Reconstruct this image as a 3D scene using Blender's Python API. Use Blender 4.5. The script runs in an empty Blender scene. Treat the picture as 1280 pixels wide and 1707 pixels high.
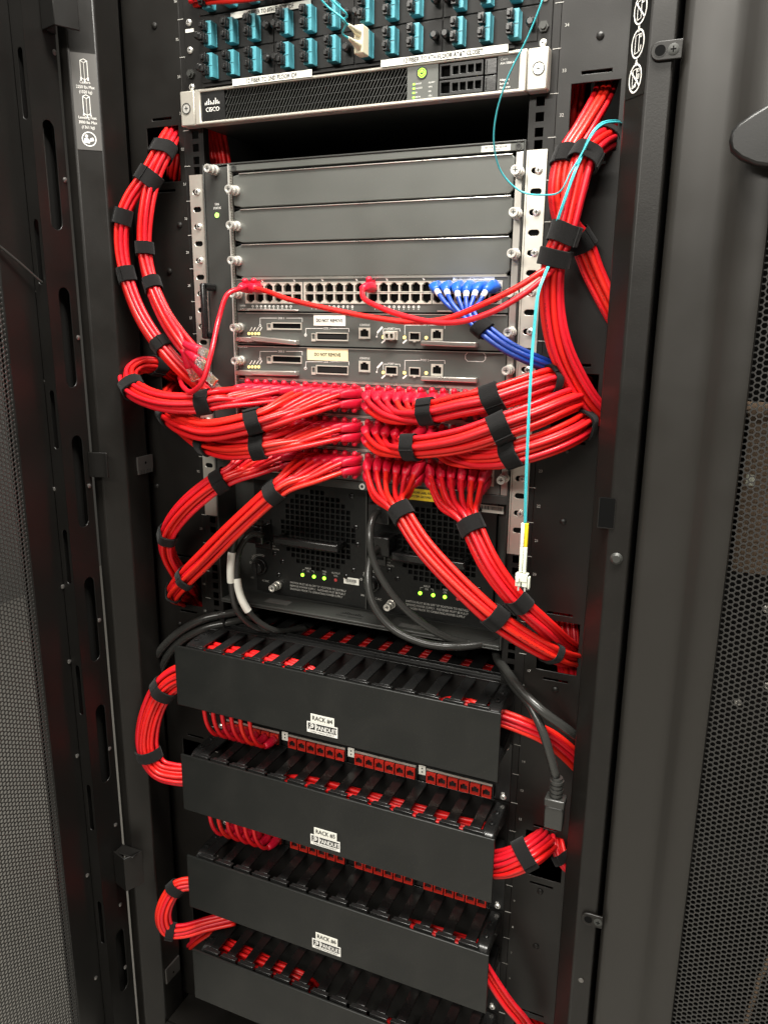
import bpy, bmesh, math, random
import numpy as np
from mathutils import Vector, Matrix, Euler
random.seed(7); rng = np.random.default_rng(7)
S = bpy.context.scene
COL = S.collection
U = 0.04445                                   # one rack unit, metres

# ------------------------------------------------------------------ camera
CAM = np.array([0.4554, -0.9424, 1.1820])
CR = np.array([[0.9170, 0.3989, 0.0094], [0.1052, -0.2189, -0.9701], [-0.3849, 0.8905, -0.2427]])
u_, s_, v_ = np.linalg.svd(CR); CR = u_ @ v_
FPX = 1301.5
cam_data = bpy.data.cameras.new('camera')
cam_data.sensor_fit = 'VERTICAL'; cam_data.sensor_height = 36.0; cam_data.lens = FPX / 1707 * 36.0
cam_data.clip_start = 0.02; cam_data.clip_end = 50
cam = bpy.data.objects.new('camera', cam_data); COL.objects.link(cam)
m3 = Matrix([[CR[0][i], -CR[1][i], -CR[2][i]] for i in range(3)])
cam.matrix_world = Matrix.Translation(Vector(CAM)) @ m3.to_4x4()
S.camera = cam

# ------------------------------------------------------------------ light
S.view_settings.view_transform = 'Standard'; S.view_settings.look = 'None'
S.view_settings.exposure = 0.22; S.view_settings.gamma = 1.0
W = bpy.data.worlds.new('World'); S.world = W; W.use_nodes = True
bg = W.node_tree.nodes['Background']; bg.inputs[0].default_value = (1.0, 0.96, 0.90, 1); bg.inputs[1].default_value = 0.015

def area(name, loc, target, sx, sy, power, color):
    d = bpy.data.lights.new(name, 'AREA'); d.shape = 'RECTANGLE'; d.size = sx; d.size_y = sy
    d.energy = power; d.color = color
    o = bpy.data.objects.new(name, d); COL.objects.link(o); o.location = loc
    o.rotation_euler = (Vector(target) - Vector(loc)).to_track_quat('-Z', 'Y').to_euler()
    return o
area('ceiling_light', (0.42, -0.58, 2.62), (0.38, -0.42, 0), 1.2, 0.32, 84, (1.0, 0.97, 0.90))
area('ceiling_light', (-1.6, -1.3, 2.62), (-1.55, -1.25, 0), 1.2, 0.35, 16, (1.0, 0.97, 0.91))
area('ceiling_light', (-0.10, -3.1, 2.62), (-0.05, -2.5, 0), 2.4, 0.5, 120, (1.0, 0.955, 0.87))
S.cycles.max_bounces = 8; S.cycles.use_denoising = True

# ------------------------------------------------------------------ materials
def mat(name, color, rough=0.5, metal=0.0, bump=0.0, bscale=400, rvar=0.0, emit=0.0, ecol=None, trans=0.0, coat=0.0,
        cvar=0.0, cscale=30, sheen=0.0, spec=0.5, dust=0.0):
    m = bpy.data.materials.new(name); m.use_nodes = True
    nt = m.node_tree; N = nt.nodes; L = nt.links; b = N['Principled BSDF']
    b.inputs['Base Color'].default_value = (*color, 1); b.inputs['Roughness'].default_value = rough
    b.inputs['Metallic'].default_value = metal; b.inputs['Specular IOR Level'].default_value = spec
    b.inputs['Transmission Weight'].default_value = trans; b.inputs['Coat Weight'].default_value = coat
    if sheen: b.inputs['Sheen Weight'].default_value = sheen; b.inputs['Sheen Roughness'].default_value = 0.5
    if emit:
        b.inputs['Emission Color'].default_value = (*(ecol or color), 1); b.inputs['Emission Strength'].default_value = emit
    if bump or rvar or cvar or dust:
        tc = N.new('ShaderNodeTexCoord')
    if bump:
        n = N.new('ShaderNodeTexNoise'); n.inputs['Scale'].default_value = bscale; n.inputs['Detail'].default_value = 3
        L.new(tc.outputs['Object'], n.inputs['Vector'])
        bp = N.new('ShaderNodeBump'); bp.inputs['Strength'].default_value = bump; bp.inputs['Distance'].default_value = 0.0006
        L.new(n.outputs['Fac'], bp.inputs['Height']); L.new(bp.outputs['Normal'], b.inputs['Normal'])
    if rvar:
        n = N.new('ShaderNodeTexNoise'); n.inputs['Scale'].default_value = 14; n.inputs['Detail'].default_value = 6
        L.new(tc.outputs['Object'], n.inputs['Vector'])
        mr = N.new('ShaderNodeMapRange'); mr.inputs['From Min'].default_value = .3; mr.inputs['From Max'].default_value = .7
        mr.inputs['To Min'].default_value = rough - rvar; mr.inputs['To Max'].default_value = rough + rvar
        L.new(n.outputs['Fac'], mr.inputs['Value']); L.new(mr.outputs['Result'], b.inputs['Roughness'])
    if cvar:
        n = N.new('ShaderNodeTexNoise'); n.inputs['Scale'].default_value = cscale; n.inputs['Detail'].default_value = 5
        L.new(tc.outputs['Object'], n.inputs['Vector'])
        mx = N.new('ShaderNodeMix'); mx.data_type = 'RGBA'
        mx.inputs[6].default_value = (*[c * (1 - cvar) for c in color], 1)
        mx.inputs[7].default_value = (*[min(1, c * (1 + cvar)) for c in color], 1)
        L.new(n.outputs['Fac'], mx.inputs[0]); L.new(mx.outputs[2], b.inputs['Base Color'])
    if dust:                                            # settled specks and faint smears
        n = N.new('ShaderNodeTexNoise'); n.inputs['Scale'].default_value = 420; n.inputs['Detail'].default_value = 2
        n2 = N.new('ShaderNodeTexNoise'); n2.inputs['Scale'].default_value = 11; n2.inputs['Detail'].default_value = 4; n2.inputs['Distortion'].default_value = 1.5
        for q in (n, n2): L.new(tc.outputs['Object'], q.inputs['Vector'])
        r1 = N.new('ShaderNodeMapRange'); r1.inputs['From Min'].default_value = .64; r1.inputs['From Max'].default_value = .74; L.new(n.outputs['Fac'], r1.inputs['Value'])
        r2 = N.new('ShaderNodeMapRange'); r2.inputs['From Min'].default_value = .45; r2.inputs['From Max'].default_value = .75; r2.inputs['To Max'].default_value = .35; L.new(n2.outputs['Fac'], r2.inputs['Value'])
        ad = N.new('ShaderNodeMath'); ad.operation = 'ADD'; L.new(r1.outputs[0], ad.inputs[0]); L.new(r2.outputs[0], ad.inputs[1])
        ml = N.new('ShaderNodeMath'); ml.operation = 'MULTIPLY'; ml.inputs[1].default_value = dust; L.new(ad.outputs[0], ml.inputs[0])
        mx = N.new('ShaderNodeMix'); mx.data_type = 'RGBA'; mx.inputs[7].default_value = (.30, .28, .25, 1)
        src = b.inputs['Base Color'].links[0].from_socket if b.inputs['Base Color'].links else None
        if src: L.new(src, mx.inputs[6])
        else: mx.inputs[6].default_value = (*color, 1)
        L.new(ml.outputs[0], mx.inputs[0]); L.new(mx.outputs[2], b.inputs['Base Color'])
    return m

def cable_mat(name, color, ink, rough=0.36):
    """PVC jacket with a line of printed marks along its length (UV: u = metres along, v = round)."""
    m = mat(name, color, rough); nt = m.node_tree; N = nt.nodes; L = nt.links; b = N['Principled BSDF']
    uv = N.new('ShaderNodeUVMap'); sep = N.new('ShaderNodeSeparateXYZ'); L.new(uv.outputs['UV'], sep.inputs[0])
    def math_(op, a, bb):
        n = N.new('ShaderNodeMath'); n.operation = op
        for i, x in enumerate((a, bb)):
            if isinstance(x, (int, float)): n.inputs[i].default_value = x
            else: L.new(x, n.inputs[i])
        return n.outputs[0]
    dv = math_('ABSOLUTE', math_('SUBTRACT', sep.outputs[1], 0.5), 0)
    band = math_('LESS_THAN', dv, 0.055)
    cmb = N.new('ShaderNodeCombineXYZ'); L.new(sep.outputs[0], cmb.inputs[0]); L.new(sep.outputs[1], cmb.inputs[1])
    mp = N.new('ShaderNodeMapping'); mp.inputs['Scale'].default_value = (620, 26, 1); L.new(cmb.outputs[0], mp.inputs[0])
    oi = N.new('ShaderNodeObjectInfo'); 
    mp2 = N.new('ShaderNodeVectorMath'); mp2.operation = 'ADD'; L.new(mp.outputs[0], mp2.inputs[0])
    cz = N.new('ShaderNodeCombineXYZ'); L.new(math_('MULTIPLY', oi.outputs['Random'], 50), cz.inputs[2]); L.new(cz.outputs[0], mp2.inputs[1])
    n1 = N.new('ShaderNodeTexNoise'); n1.inputs['Scale'].default_value = 1; n1.inputs['Detail'].default_value = 1; L.new(mp2.outputs[0], n1.inputs['Vector'])
    mp3 = N.new('ShaderNodeMapping'); mp3.inputs['Scale'].default_value = (18, 0, 1); L.new(cmb.outputs[0], mp3.inputs[0])
    mp4 = N.new('ShaderNodeVectorMath'); mp4.operation = 'ADD'; L.new(mp3.outputs[0], mp4.inputs[0]); L.new(cz.outputs[0], mp4.inputs[1])
    n2 = N.new('ShaderNodeTexNoise'); n2.inputs['Scale'].default_value = 1; L.new(mp4.outputs[0], n2.inputs['Vector'])
    k = math_('MULTIPLY', math_('MULTIPLY', math_('GREATER_THAN', n1.outputs['Fac'], 0.52), band), math_('GREATER_THAN', n2.outputs['Fac'], 0.48))
    mx = N.new('ShaderNodeMix'); mx.data_type = 'RGBA'; mx.inputs[6].default_value = (*color, 1); mx.inputs[7].default_value = (*ink, 1)
    L.new(math_('MULTIPLY', k, 0.75), mx.inputs[0])
    hs = N.new('ShaderNodeHueSaturation'); L.new(mx.outputs[2], hs.inputs['Color']); L.new(math_('ADD', math_('MULTIPLY', oi.outputs['Random'], 0.18), 0.90), hs.inputs['Value'])
    L.new(math_('ADD', math_('MULTIPLY', oi.outputs['Random'], 0.006), 0.497), hs.inputs['Hue']); L.new(hs.outputs['Color'], b.inputs['Base Color'])
    L.new(math_('ADD', math_('MULTIPLY', n2.outputs['Fac'], 0.30), rough - .12), b.inputs['Roughness'])
    n3 = N.new('ShaderNodeTexNoise'); n3.inputs['Scale'].default_value = 160; n3.inputs['Detail'].default_value = 2
    tc = N.new('ShaderNodeTexCoord'); L.new(tc.outputs['Object'], n3.inputs['Vector'])
    bp = N.new('ShaderNodeBump'); bp.inputs['Strength'].default_value = 0.25; bp.inputs['Distance'].default_value = 0.001
    L.new(n3.outputs['Fac'], bp.inputs['Height']); L.new(bp.outputs['Normal'], b.inputs['Normal'])
    return m

M = {}
M['cabinet'] = mat('black_powder_coat', (.0075, .0067, .0058), .40, 0, .14, 700, .06, spec=.36, dust=.02)
M['dark'] = mat('interior_black', (.007, .0065, .006), .6, 0, .1, 500, spec=.25)
M['door'] = mat('door_powder_coat', (.0065, .0060, .0054), .36, 0, .08, 900, .05, spec=.40)
M['neighbour'] = mat('lit_powder_coat', (.0165, .0150, .0130), .40, 0, .08, 900, .05)  # same finish as the cabinet, lightened in colour to stand for reflected room light
M['mesh'] = mat('perforated_sheet', (.028, .027, .0255), .38)
M['rail'] = mat('rail_black', (.0075, .0068, .0062), .46, 0, .1, 700, .05, spec=.34)
M['card'] = mat('dark_grey_panel', (.098, .101, .093), .40, .25, .06, 1200, .10, cvar=.07, cscale=16, dust=.09)
M['chassis'] = mat('chassis_grey', (.040, .041, .038), .42, .2, .06, 1200, .08, dust=.06)
M['psu'] = mat('supply_black', (.0070, .0074, .0071), .42, 0, .08, 1000, .05, spec=.32, dust=.04)
M['black'] = mat('black_plastic', (.008, .008, .0078), .38, 0, .08, 800, .06)
M['gloss'] = mat('gloss_black_plastic', (.010, .010, .010), .24, 0, .08, 300, .08, dust=.03)
M['cover'] = mat('cover_black', (.0080, .0088, .0082), .42, 0, .05, 1500, .06, dust=.05, spec=.38)
M['void'] = mat('deep_black', (.003, .003, .003), .8, spec=.08)
M['silver'] = mat('zinc_steel', (.68, .65, .58), .42, .85, .05, 200, .08)
M['bright'] = mat('bright_steel', (.80, .78, .73), .30, .65)
M['bezel'] = mat('bezel_silver', (.52, .49, .43), .38, .55, .04, 900, .05)
M['lever'] = mat('brushed_lever', (.66, .63, .58), .30, .85, 0, 0, .06)
M['port'] = mat('port_shield', (.70, .66, .58), .40, .55)
M['red'] = cable_mat('red_jacket', (.70, .0095, .0115), (.10, .006, .006))
M['stud'] = mat('stud_steel', (.22, .21, .20), .32, .8)
M['boot'] = mat('red_boot', (.60, .005, .030), .45, 0, .05, 300)
M['jack'] = mat('red_jack', (.52, .022, .012), .45)
M['blue'] = cable_mat('blue_jacket', (.010, .055, .36), (.004, .01, .05))
M['blueboot'] = mat('blue_boot', (.012, .10, .50), .38)
M['aqua'] = mat('aqua_jacket', (.06, .46, .52), .35)
M['teal'] = mat('aqua_adapter', (.075, .30, .36), .35)
M['velcro'] = mat('hook_and_loop', (.010, .0095, .0095), .97, 0, 1.0, 1100, cvar=.75, cscale=1500, sheen=.08, spec=.1)
M['cord'] = mat('cord_rubber', (.030, .030, .028), .27, 0, .1, 200, .05)
M['white'] = mat('white_print', (.82, .81, .77), .55)
M['paper'] = mat('label_paper', (.80, .79, .72), .5, cvar=.04, cscale=60)
M['cream'] = mat('cream_label', (.74, .68, .42), .5)
M['yellow'] = mat('yellow_label', (.82, .58, .02), .45)
M['ink'] = mat('black_ink', (.015, .015, .015), .6)
M['greyink'] = mat('grey_print', (.45, .44, .41), .6)
M['redink'] = mat('red_print', (.55, .05, .05), .6)
M['sticker'] = mat('grey_sticker', (.085, .082, .078), .42)
M['green'] = mat('green_light', (.3, .9, .05), .4, emit=3.0, ecol=(.32, 1.0, .04))
M['softgreen'] = mat('pale_green_light', (.4, .8, .15), .4, emit=.55, ecol=(.55, 1.0, .22))
M['amber'] = mat('yellow_light', (.9, .7, .2), .4, emit=.8, ecol=(1.0, .78, .30))
M['beige'] = mat('beige_connector', (.70, .64, .47), .4)
M['pale'] = mat('pale_connector', (.74, .76, .64), .35)
M['clear'] = mat('clear_plug', (.93, .92, .90), .10, trans=.88)
M['gold'] = mat('gold_contact', (.80, .55, .18), .3, 1)
M['brown'] = mat('brown_carton', (.17, .115, .075), .7, cvar=.2, cscale=40)
M['floor'] = mat('floor_tile', (.31, .30, .275), .45, 0, 0, 0, .06, cvar=.12, cscale=6)
M['grey_wall'] = mat('grey_wall_paint', (.17, .168, .160), .8, 0, .1, 90)
M['wall'] = mat('wall_paint', (.62, .60, .56), .8, 0, .1, 90)

# ------------------------------------------------------------------ mesh builder
class Frame:
    def __init__(s, o, u, v, n): s.o, s.u, s.v, s.n = [np.array(q, float) for q in (o, u, v, n)]
    def __call__(s, a, b, c=0.0): return s.o + s.u * a + s.v * b + s.n * c
def front(y): return Frame((0, y, 0), (1, 0, 0), (0, 0, 1), (0, -1, 0))      # (x, z, out towards the room)
WORLD = Frame((0, 0, 0), (1, 0, 0), (0, 1, 0), (0, 0, 1))

class MB:
    def __init__(s, fr=None): s.v = []; s.f = []; s.mi = []; s.fr = fr or WORLD; s.m = 0
    def face(s, *idx): s.f.append(tuple(idx)); s.mi.append(s.m)
    def pts(s, P):
        b = len(s.v); s.v += [tuple(p) for p in P]; return b
    def box(s, a0, a1, b0, b1, c0, c1):
        F = s.fr; b = s.pts([F(a, q, c) for c in (c0, c1) for q in (b0, b1) for a in (a0, a1)])
        for q in ((0, 2, 3, 1), (4, 5, 7, 6), (0, 1, 5, 4), (2, 6, 7, 3), (0, 4, 6, 2), (1, 3, 7, 5)): s.face(*[b + i for i in q])
        return s
    def cyl(s, a, b, r, c0, c1, n=14, r1=None, cap=True):
        F = s.fr; r1 = r if r1 is None else r1
        k = s.pts([F(a + r * math.cos(t), b + r * math.sin(t), c0) for t in [2 * math.pi * i / n for i in range(n)]] +
                  [F(a + r1 * math.cos(t), b + r1 * math.sin(t), c1) for t in [2 * math.pi * i / n for i in range(n)]])
        for i in range(n): s.face(k + i, k + (i + 1) % n, k + n + (i + 1) % n, k + n + i)
        if cap: s.face(*[k + n + i for i in range(n)]); s.face(*[k + n - 1 - i for i in range(n)])
        return s
    def ring(s, a, b, r0, r1, c0, c1, n=20, sy=1.0):
        F = s.fr; T = [2 * math.pi * i / n for i in range(n)]
        k = s.pts([F(a + r * math.cos(t), b + r * sy * math.sin(t), c) for (r, c) in ((r0, c0), (r0, c1), (r1, c1), (r1, c0)) for t in T])
        for j in range(4):
            for i in range(n):
                p, q = j * n, ((j + 1) % 4) * n
                s.face(k + p + i, k + q + i, k + q + (i + 1) % n, k + p + (i + 1) % n)
        return s
    def ball(s, p, r, n=10, m=6, sc=(1, 1, 1)):
        p = np.array(p); k = s.pts([p + (0, 0, r * sc[2])] + [p + np.array([r * sc[0] * math.sin(f) * math.cos(t), r * sc[1] * math.sin(f) * math.sin(t), r * sc[2] * math.cos(f)])
                  for f in [math.pi * j / m for j in range(1, m)] for t in [2 * math.pi * i / n for i in range(n)]] + [p - (0, 0, r * sc[2])])
        for i in range(n): s.face(k, k + 1 + i, k + 1 + (i + 1) % n)
        for j in range(m - 2):
            for i in range(n):
                a = k + 1 + j * n; s.face(a + i, a + n + i, a + n + (i + 1) % n, a + (i + 1) % n)
        e = k + 1 + (m - 2) * n
        for i in range(n): s.face(e + i, e + n, e + (i + 1) % n)
        return s
    def poly(s, P, c0, c1):                        # extruded polygon, (a,b) counter-clockwise
        F = s.fr; n = len(P); k = s.pts([F(a, b, c0) for a, b in P] + [F(a, b, c1) for a, b in P])
        for i in range(n): s.face(k + i, k + (i + 1) % n, k + n + (i + 1) % n, k + n + i)
        s.face(*[k + n + i for i in range(n)]); s.face(*[k + n - 1 - i for i in range(n)])
        return s
    def stroke(s, P, w, c0, c1, closed=False):
        Q = list(P) + ([P[0]] if closed else [])
        for (a0, b0), (a1, b1) in zip(Q, Q[1:]):
            d = math.hypot(a1 - a0, b1 - b0) or 1; tx, ty = (a1 - a0) / d, (b1 - b0) / d; nx, ny = -ty * w / 2, tx * w / 2
            e = w / 2
            s.poly([(a0 - tx * e - nx, b0 - ty * e - ny), (a1 + tx * e - nx, b1 + ty * e - ny), (a1 + tx * e + nx, b1 + ty * e + ny), (a0 - tx * e + nx, b0 - ty * e + ny)], c0, c1)
        return s
    def plate(s, a0, a1, b0, b1, holes, c0, c1):   # rectangular plate, rectangular holes that do not overlap
        A = sorted({a0, a1, *[h[0] for h in holes], *[h[1] for h in holes]}); A = [x for x in A if a0 - 1e-9 <= x <= a1 + 1e-9]
        B = sorted({b0, b1, *[h[2] for h in holes], *[h[3] for h in holes]}); B = [x for x in B if b0 - 1e-9 <= x <= b1 + 1e-9]
        na, nb = len(A), len(B)
        solid = np.ones((na - 1, nb - 1), bool)
        Am = np.array([(A[i] + A[i + 1]) / 2 for i in range(na - 1)]); Bm = np.array([(B[j] + B[j + 1]) / 2 for j in range(nb - 1)])
        for h in holes:
            ia = np.where((Am > h[0]) & (Am < h[1]))[0]; ib = np.where((Bm > h[2]) & (Bm < h[3]))[0]
            if len(ia) and len(ib): solid[ia[0]:ia[-1] + 1, ib[0]:ib[-1] + 1] = False
        F = s.fr; k = s.pts([F(A[i], B[j], c) for c in (c0, c1) for i in range(na) for j in range(nb)])
        V = lambda i, j, t: k + t * na * nb + i * nb + j
        for i in range(na - 1):
            for j in range(nb - 1):
                if not solid[i, j]: continue
                s.face(V(i, j, 1), V(i + 1, j, 1), V(i + 1, j + 1, 1), V(i, j + 1, 1))
                s.face(V(i, j, 0), V(i, j + 1, 0), V(i + 1, j + 1, 0), V(i + 1, j, 0))
                if i == 0 or not solid[i - 1, j]: s.face(V(i, j, 0), V(i, j, 1), V(i, j + 1, 1), V(i, j + 1, 0))
                if i == na - 2 or not solid[i + 1, j]: s.face(V(i + 1, j, 1), V(i + 1, j, 0), V(i + 1, j + 1, 0), V(i + 1, j + 1, 1))
                if j == 0 or not solid[i, j - 1]: s.face(V(i, j, 0), V(i + 1, j, 0), V(i + 1, j, 1), V(i, j, 1))
                if j == nb - 2 or not solid[i, j + 1]: s.face(V(i, j + 1, 1), V(i + 1, j + 1, 1), V(i + 1, j + 1, 0), V(i, j + 1, 0))
        return s
    def cell(s, a0, a1, b0, b1, hole, c0, c1):     # one rectangle with one convex hole [(a,b)...]
        ca, cb = np.mean([h[0] for h in hole]), np.mean([h[1] for h in hole]); n = len(hole)
        ang = lambda p: math.atan2(p[1] - cb, p[0] - ca)
        H = sorted([(ang(h), h) for h in hole]); R = []
        def onrect(t):
            dx, dy = math.cos(t), math.sin(t)
            k = min([x for x in ((a1 - ca) / dx if dx > 1e-9 else (a0 - ca) / dx if dx < -1e-9 else 9e9, (b1 - cb) / dy if dy > 1e-9 else (b0 - cb) / dy if dy < -1e-9 else 9e9)])
            return (ca + dx * k, cb + dy * k)
        def onhole(t):
            for i in range(n):
                t0, p0 = H[i]; t1, p1 = H[(i + 1) % n]
                d = (t1 - t0) % (2 * math.pi); e = (t - t0) % (2 * math.pi)
                if e <= d + 1e-12:
                    dx, dy = math.cos(t), math.sin(t); ex, ey = p1[0] - p0[0], p1[1] - p0[1]
                    den = dx * ey - dy * ex
                    if abs(den) < 1e-15: return p0
                    k = ((p0[0] - ca) * ey - (p0[1] - cb) * ex) / den
                    return (ca + dx * k, cb + dy * k)
        T = sorted([h[0] for h in H] + [ang(q) for q in ((a0, b0), (a1, b0), (a1, b1), (a0, b1))]); m = len(T)
        O = [onrect(t) for t in T]; I = [onhole(t) for t in T]; F = s.fr
        k = s.pts([F(*p, c1) for p in O] + [F(*p, c1) for p in I] + [F(*p, c0) for p in O] + [F(*p, c0) for p in I])
        for i in range(m):
            j = (i + 1) % m
            s.face(k + i, k + j, k + m + j, k + m + i)
            s.face(k + 2 * m + j, k + 2 * m + i, k + 3 * m + i, k + 3 * m + j)
            s.face(k + m + i, k + m + j, k + 3 * m + j, k + 3 * m + i)
        return s
    def text(s, t, a, b, h, c=.0002, align='L', sx=1.0, rot=0.0, bold=0.0):   # flat lettering, cap height h, at (a,b)
        if bold:
            for q, (ea, eb) in enumerate(((-1, 0), (1, 0), (0, 1), (0, -1))): s.text(t, a + ea * bold, b + eb * bold * .6, h, c + .00002 * (q + 1), align, sx, rot)
        V, Fc, w = glyphs(t); k = h / .7; off = {'L': 0, 'C': -w / 2, 'R': -w}[align]
        cr, sr = math.cos(rot), math.sin(rot)
        base = s.pts([s.fr(a + ((x + off) * sx * cr - y * sr) * k, b + ((x + off) * sx * sr + y * cr) * k, c) for x, y in V])
        for f in Fc: s.face(*[base + i for i in f])
        return s
_g = {}
def glyphs(t):
    if t not in _g:
        cu = bpy.data.curves.new('t', 'FONT'); cu.body = t; cu.resolution_u = 2; cu.fill_mode = 'FRONT'
        o = bpy.data.objects.new('t', cu); COL.objects.link(o)
        dg = bpy.context.evaluated_depsgraph_get(); me = o.evaluated_get(dg).to_mesh()
        V = [(v.co.x, v.co.y) for v in me.vertices]; F = [tuple(p.vertices) for p in me.polygons]
        up = me.polygons[0].normal.z if len(me.polygons) else 1
        if up < 0: F = [f[::-1] for f in F]
        w = max([v[0] for v in V] or [0]); o.evaluated_get(dg).to_mesh_clear()
        bpy.data.objects.remove(o); bpy.data.curves.remove(cu); _g[t] = (V, F, w)
    return _g[t]

WL = {}                                            # world location of every object made (no rotated parents)
def mesh_of(mb, name, mats, origin=(0, 0, 0), smooth=35):
    me = bpy.data.meshes.new(name)
    v = np.array(mb.v, float).reshape(-1, 3) - np.array(origin, float)
    me.from_pydata(v.tolist(), [], mb.f)
    for m in (mats if isinstance(mats, (list, tuple)) else [mats]): me.materials.append(M[m] if isinstance(m, str) else m)
    if any(mb.mi): me.polygons.foreach_set('material_index', mb.mi)
    if smooth:
        me.polygons.foreach_set('use_smooth', [True] * len(me.polygons)); me.set_sharp_from_angle(angle=math.radians(smooth))
    me.update(); return me
def link(o, parent=None, loc=(0, 0, 0)):
    COL.objects.link(o); loc = Vector(loc); WL[o] = loc
    if parent is not None: o.parent = parent; o.location = loc - WL[parent]
    else: o.location = loc
    return o
def tag(o, label=None, cat=None, group=None, kind=None):
    for k, x in (('label', label), ('category', cat), ('group', group), ('kind', kind)):
        if x: o[k] = x
    return o
def thing(name, label, cat, loc=(0, 0, 0), group=None):
    return tag(link(bpy.data.objects.new(name, None), None, loc), label, cat, group)
def bevel(o, w, seg=2):
    b = o.modifiers.new('bevel', 'BEVEL'); b.width = w; b.segments = seg; b.limit_method = 'ANGLE'; b.angle_limit = math.radians(40); b.harden_normals = False
def part(mb, name, mats, parent=None, bev=0, smooth=35, label=None, kind=None, loc=None):
    L = loc if loc is not None else (WL[parent] if parent is not None else (0, 0, 0))
    o = link(bpy.data.objects.new(name, mesh_of(mb, name, mats, L, smooth)), parent, L)
    if bev: bevel(o, bev)
    return tag(o, label, None, None, kind)
def inst(name, me, parent, loc, rot=None, bev=0):  # a piece that shares its mesh with its look-alikes
    o = link(bpy.data.objects.new(name, me), parent, loc)
    if rot: o.rotation_euler = rot
    if bev: bevel(o, bev)
    return o
def ray(px, py): return CR.T @ np.array([(px - 640) / FPX, (py - 853.5) / FPX, 1.0])
def A(px, py, y): d = ray(px, py); return CAM + d * (y - CAM[1]) / d[1]     # photo pixel -> point at depth y
def Q(px, py, y=-.004): p = A(px, py, y); return p[0], p[2]
# ------------------------------------------------------------------ small shared pieces (each about its own origin, facing -y)
def F0(): return MB(front(0))
def phillips(r, h, cross=True, n=14):
    b = F0(); b.cyl(0, 0, r, 0, h * .55, n, cap=False); b.cyl(0, 0, r, h * .55, h, n, r1=r * .62)
    b.m = 1
    if cross: b.box(-r * .5, r * .5, -r * .11, r * .11, h - .0001, h + .00015); b.box(-r * .11, r * .11, -r * .5, r * .5, h - .0001, h + .0002)
    return b
SCREW = mesh_of(phillips(.0042, .0028), 'screw', ['bright', 'void'])
SCREWB = mesh_of(phillips(.0036, .0020), 'screw', ['gloss', 'void'])
RIVET = mesh_of(F0().cyl(0, 0, .0042, 0, .0012, 12, cap=False).cyl(0, 0, .0042, .0012, .0026, 12, r1=.002), 'rivet', ['cabinet'])
DOME = mesh_of(F0().cyl(0, 0, .0034, 0, .001, 10, cap=False).cyl(0, 0, .0034, .001, .0024, 10, r1=.0012), 'rivet', ['stud'])
def thumb():
    b = F0(); b.cyl(0, 0, .0066, 0, .004, 16); b.cyl(0, 0, .0058, .004, .011, 16); b.cyl(0, 0, .0040, .011, .014, 14)
    b.cyl(0, 0, .0052, .014, .0185, 14, cap=True); b.ring(0, 0, .0036, .0052, .0185, .0195, 14)
    b.m = 1; b.box(-.0024, .0024, -.0005, .0005, .0185, .0188); b.box(-.0005, .0005, -.0024, .0024, .0185, .01885)
    return b
THUMB = mesh_of(thumb(), 'thumbscrew', ['bright', 'ink'])
# ================================================================== SETTING
b = MB(); b.box(-6, 6, -6, 4, -.16, -.12)
tag(link(bpy.data.objects.new('floor', mesh_of(b, 'floor', 'floor'))), kind='structure')
b = MB(); b.box(-2.62, -2.5, -6, 4, -.12, 2.75)
tag(link(bpy.data.objects.new('wall', mesh_of(b, 'wall', 'grey_wall'))), kind='structure')

b = MB(); b.box(-6, 6, -6, 4, 2.70, 2.75)
tag(link(bpy.data.objects.new('ceiling', mesh_of(b, 'ceiling', 'wall'))), kind='structure')

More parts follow.
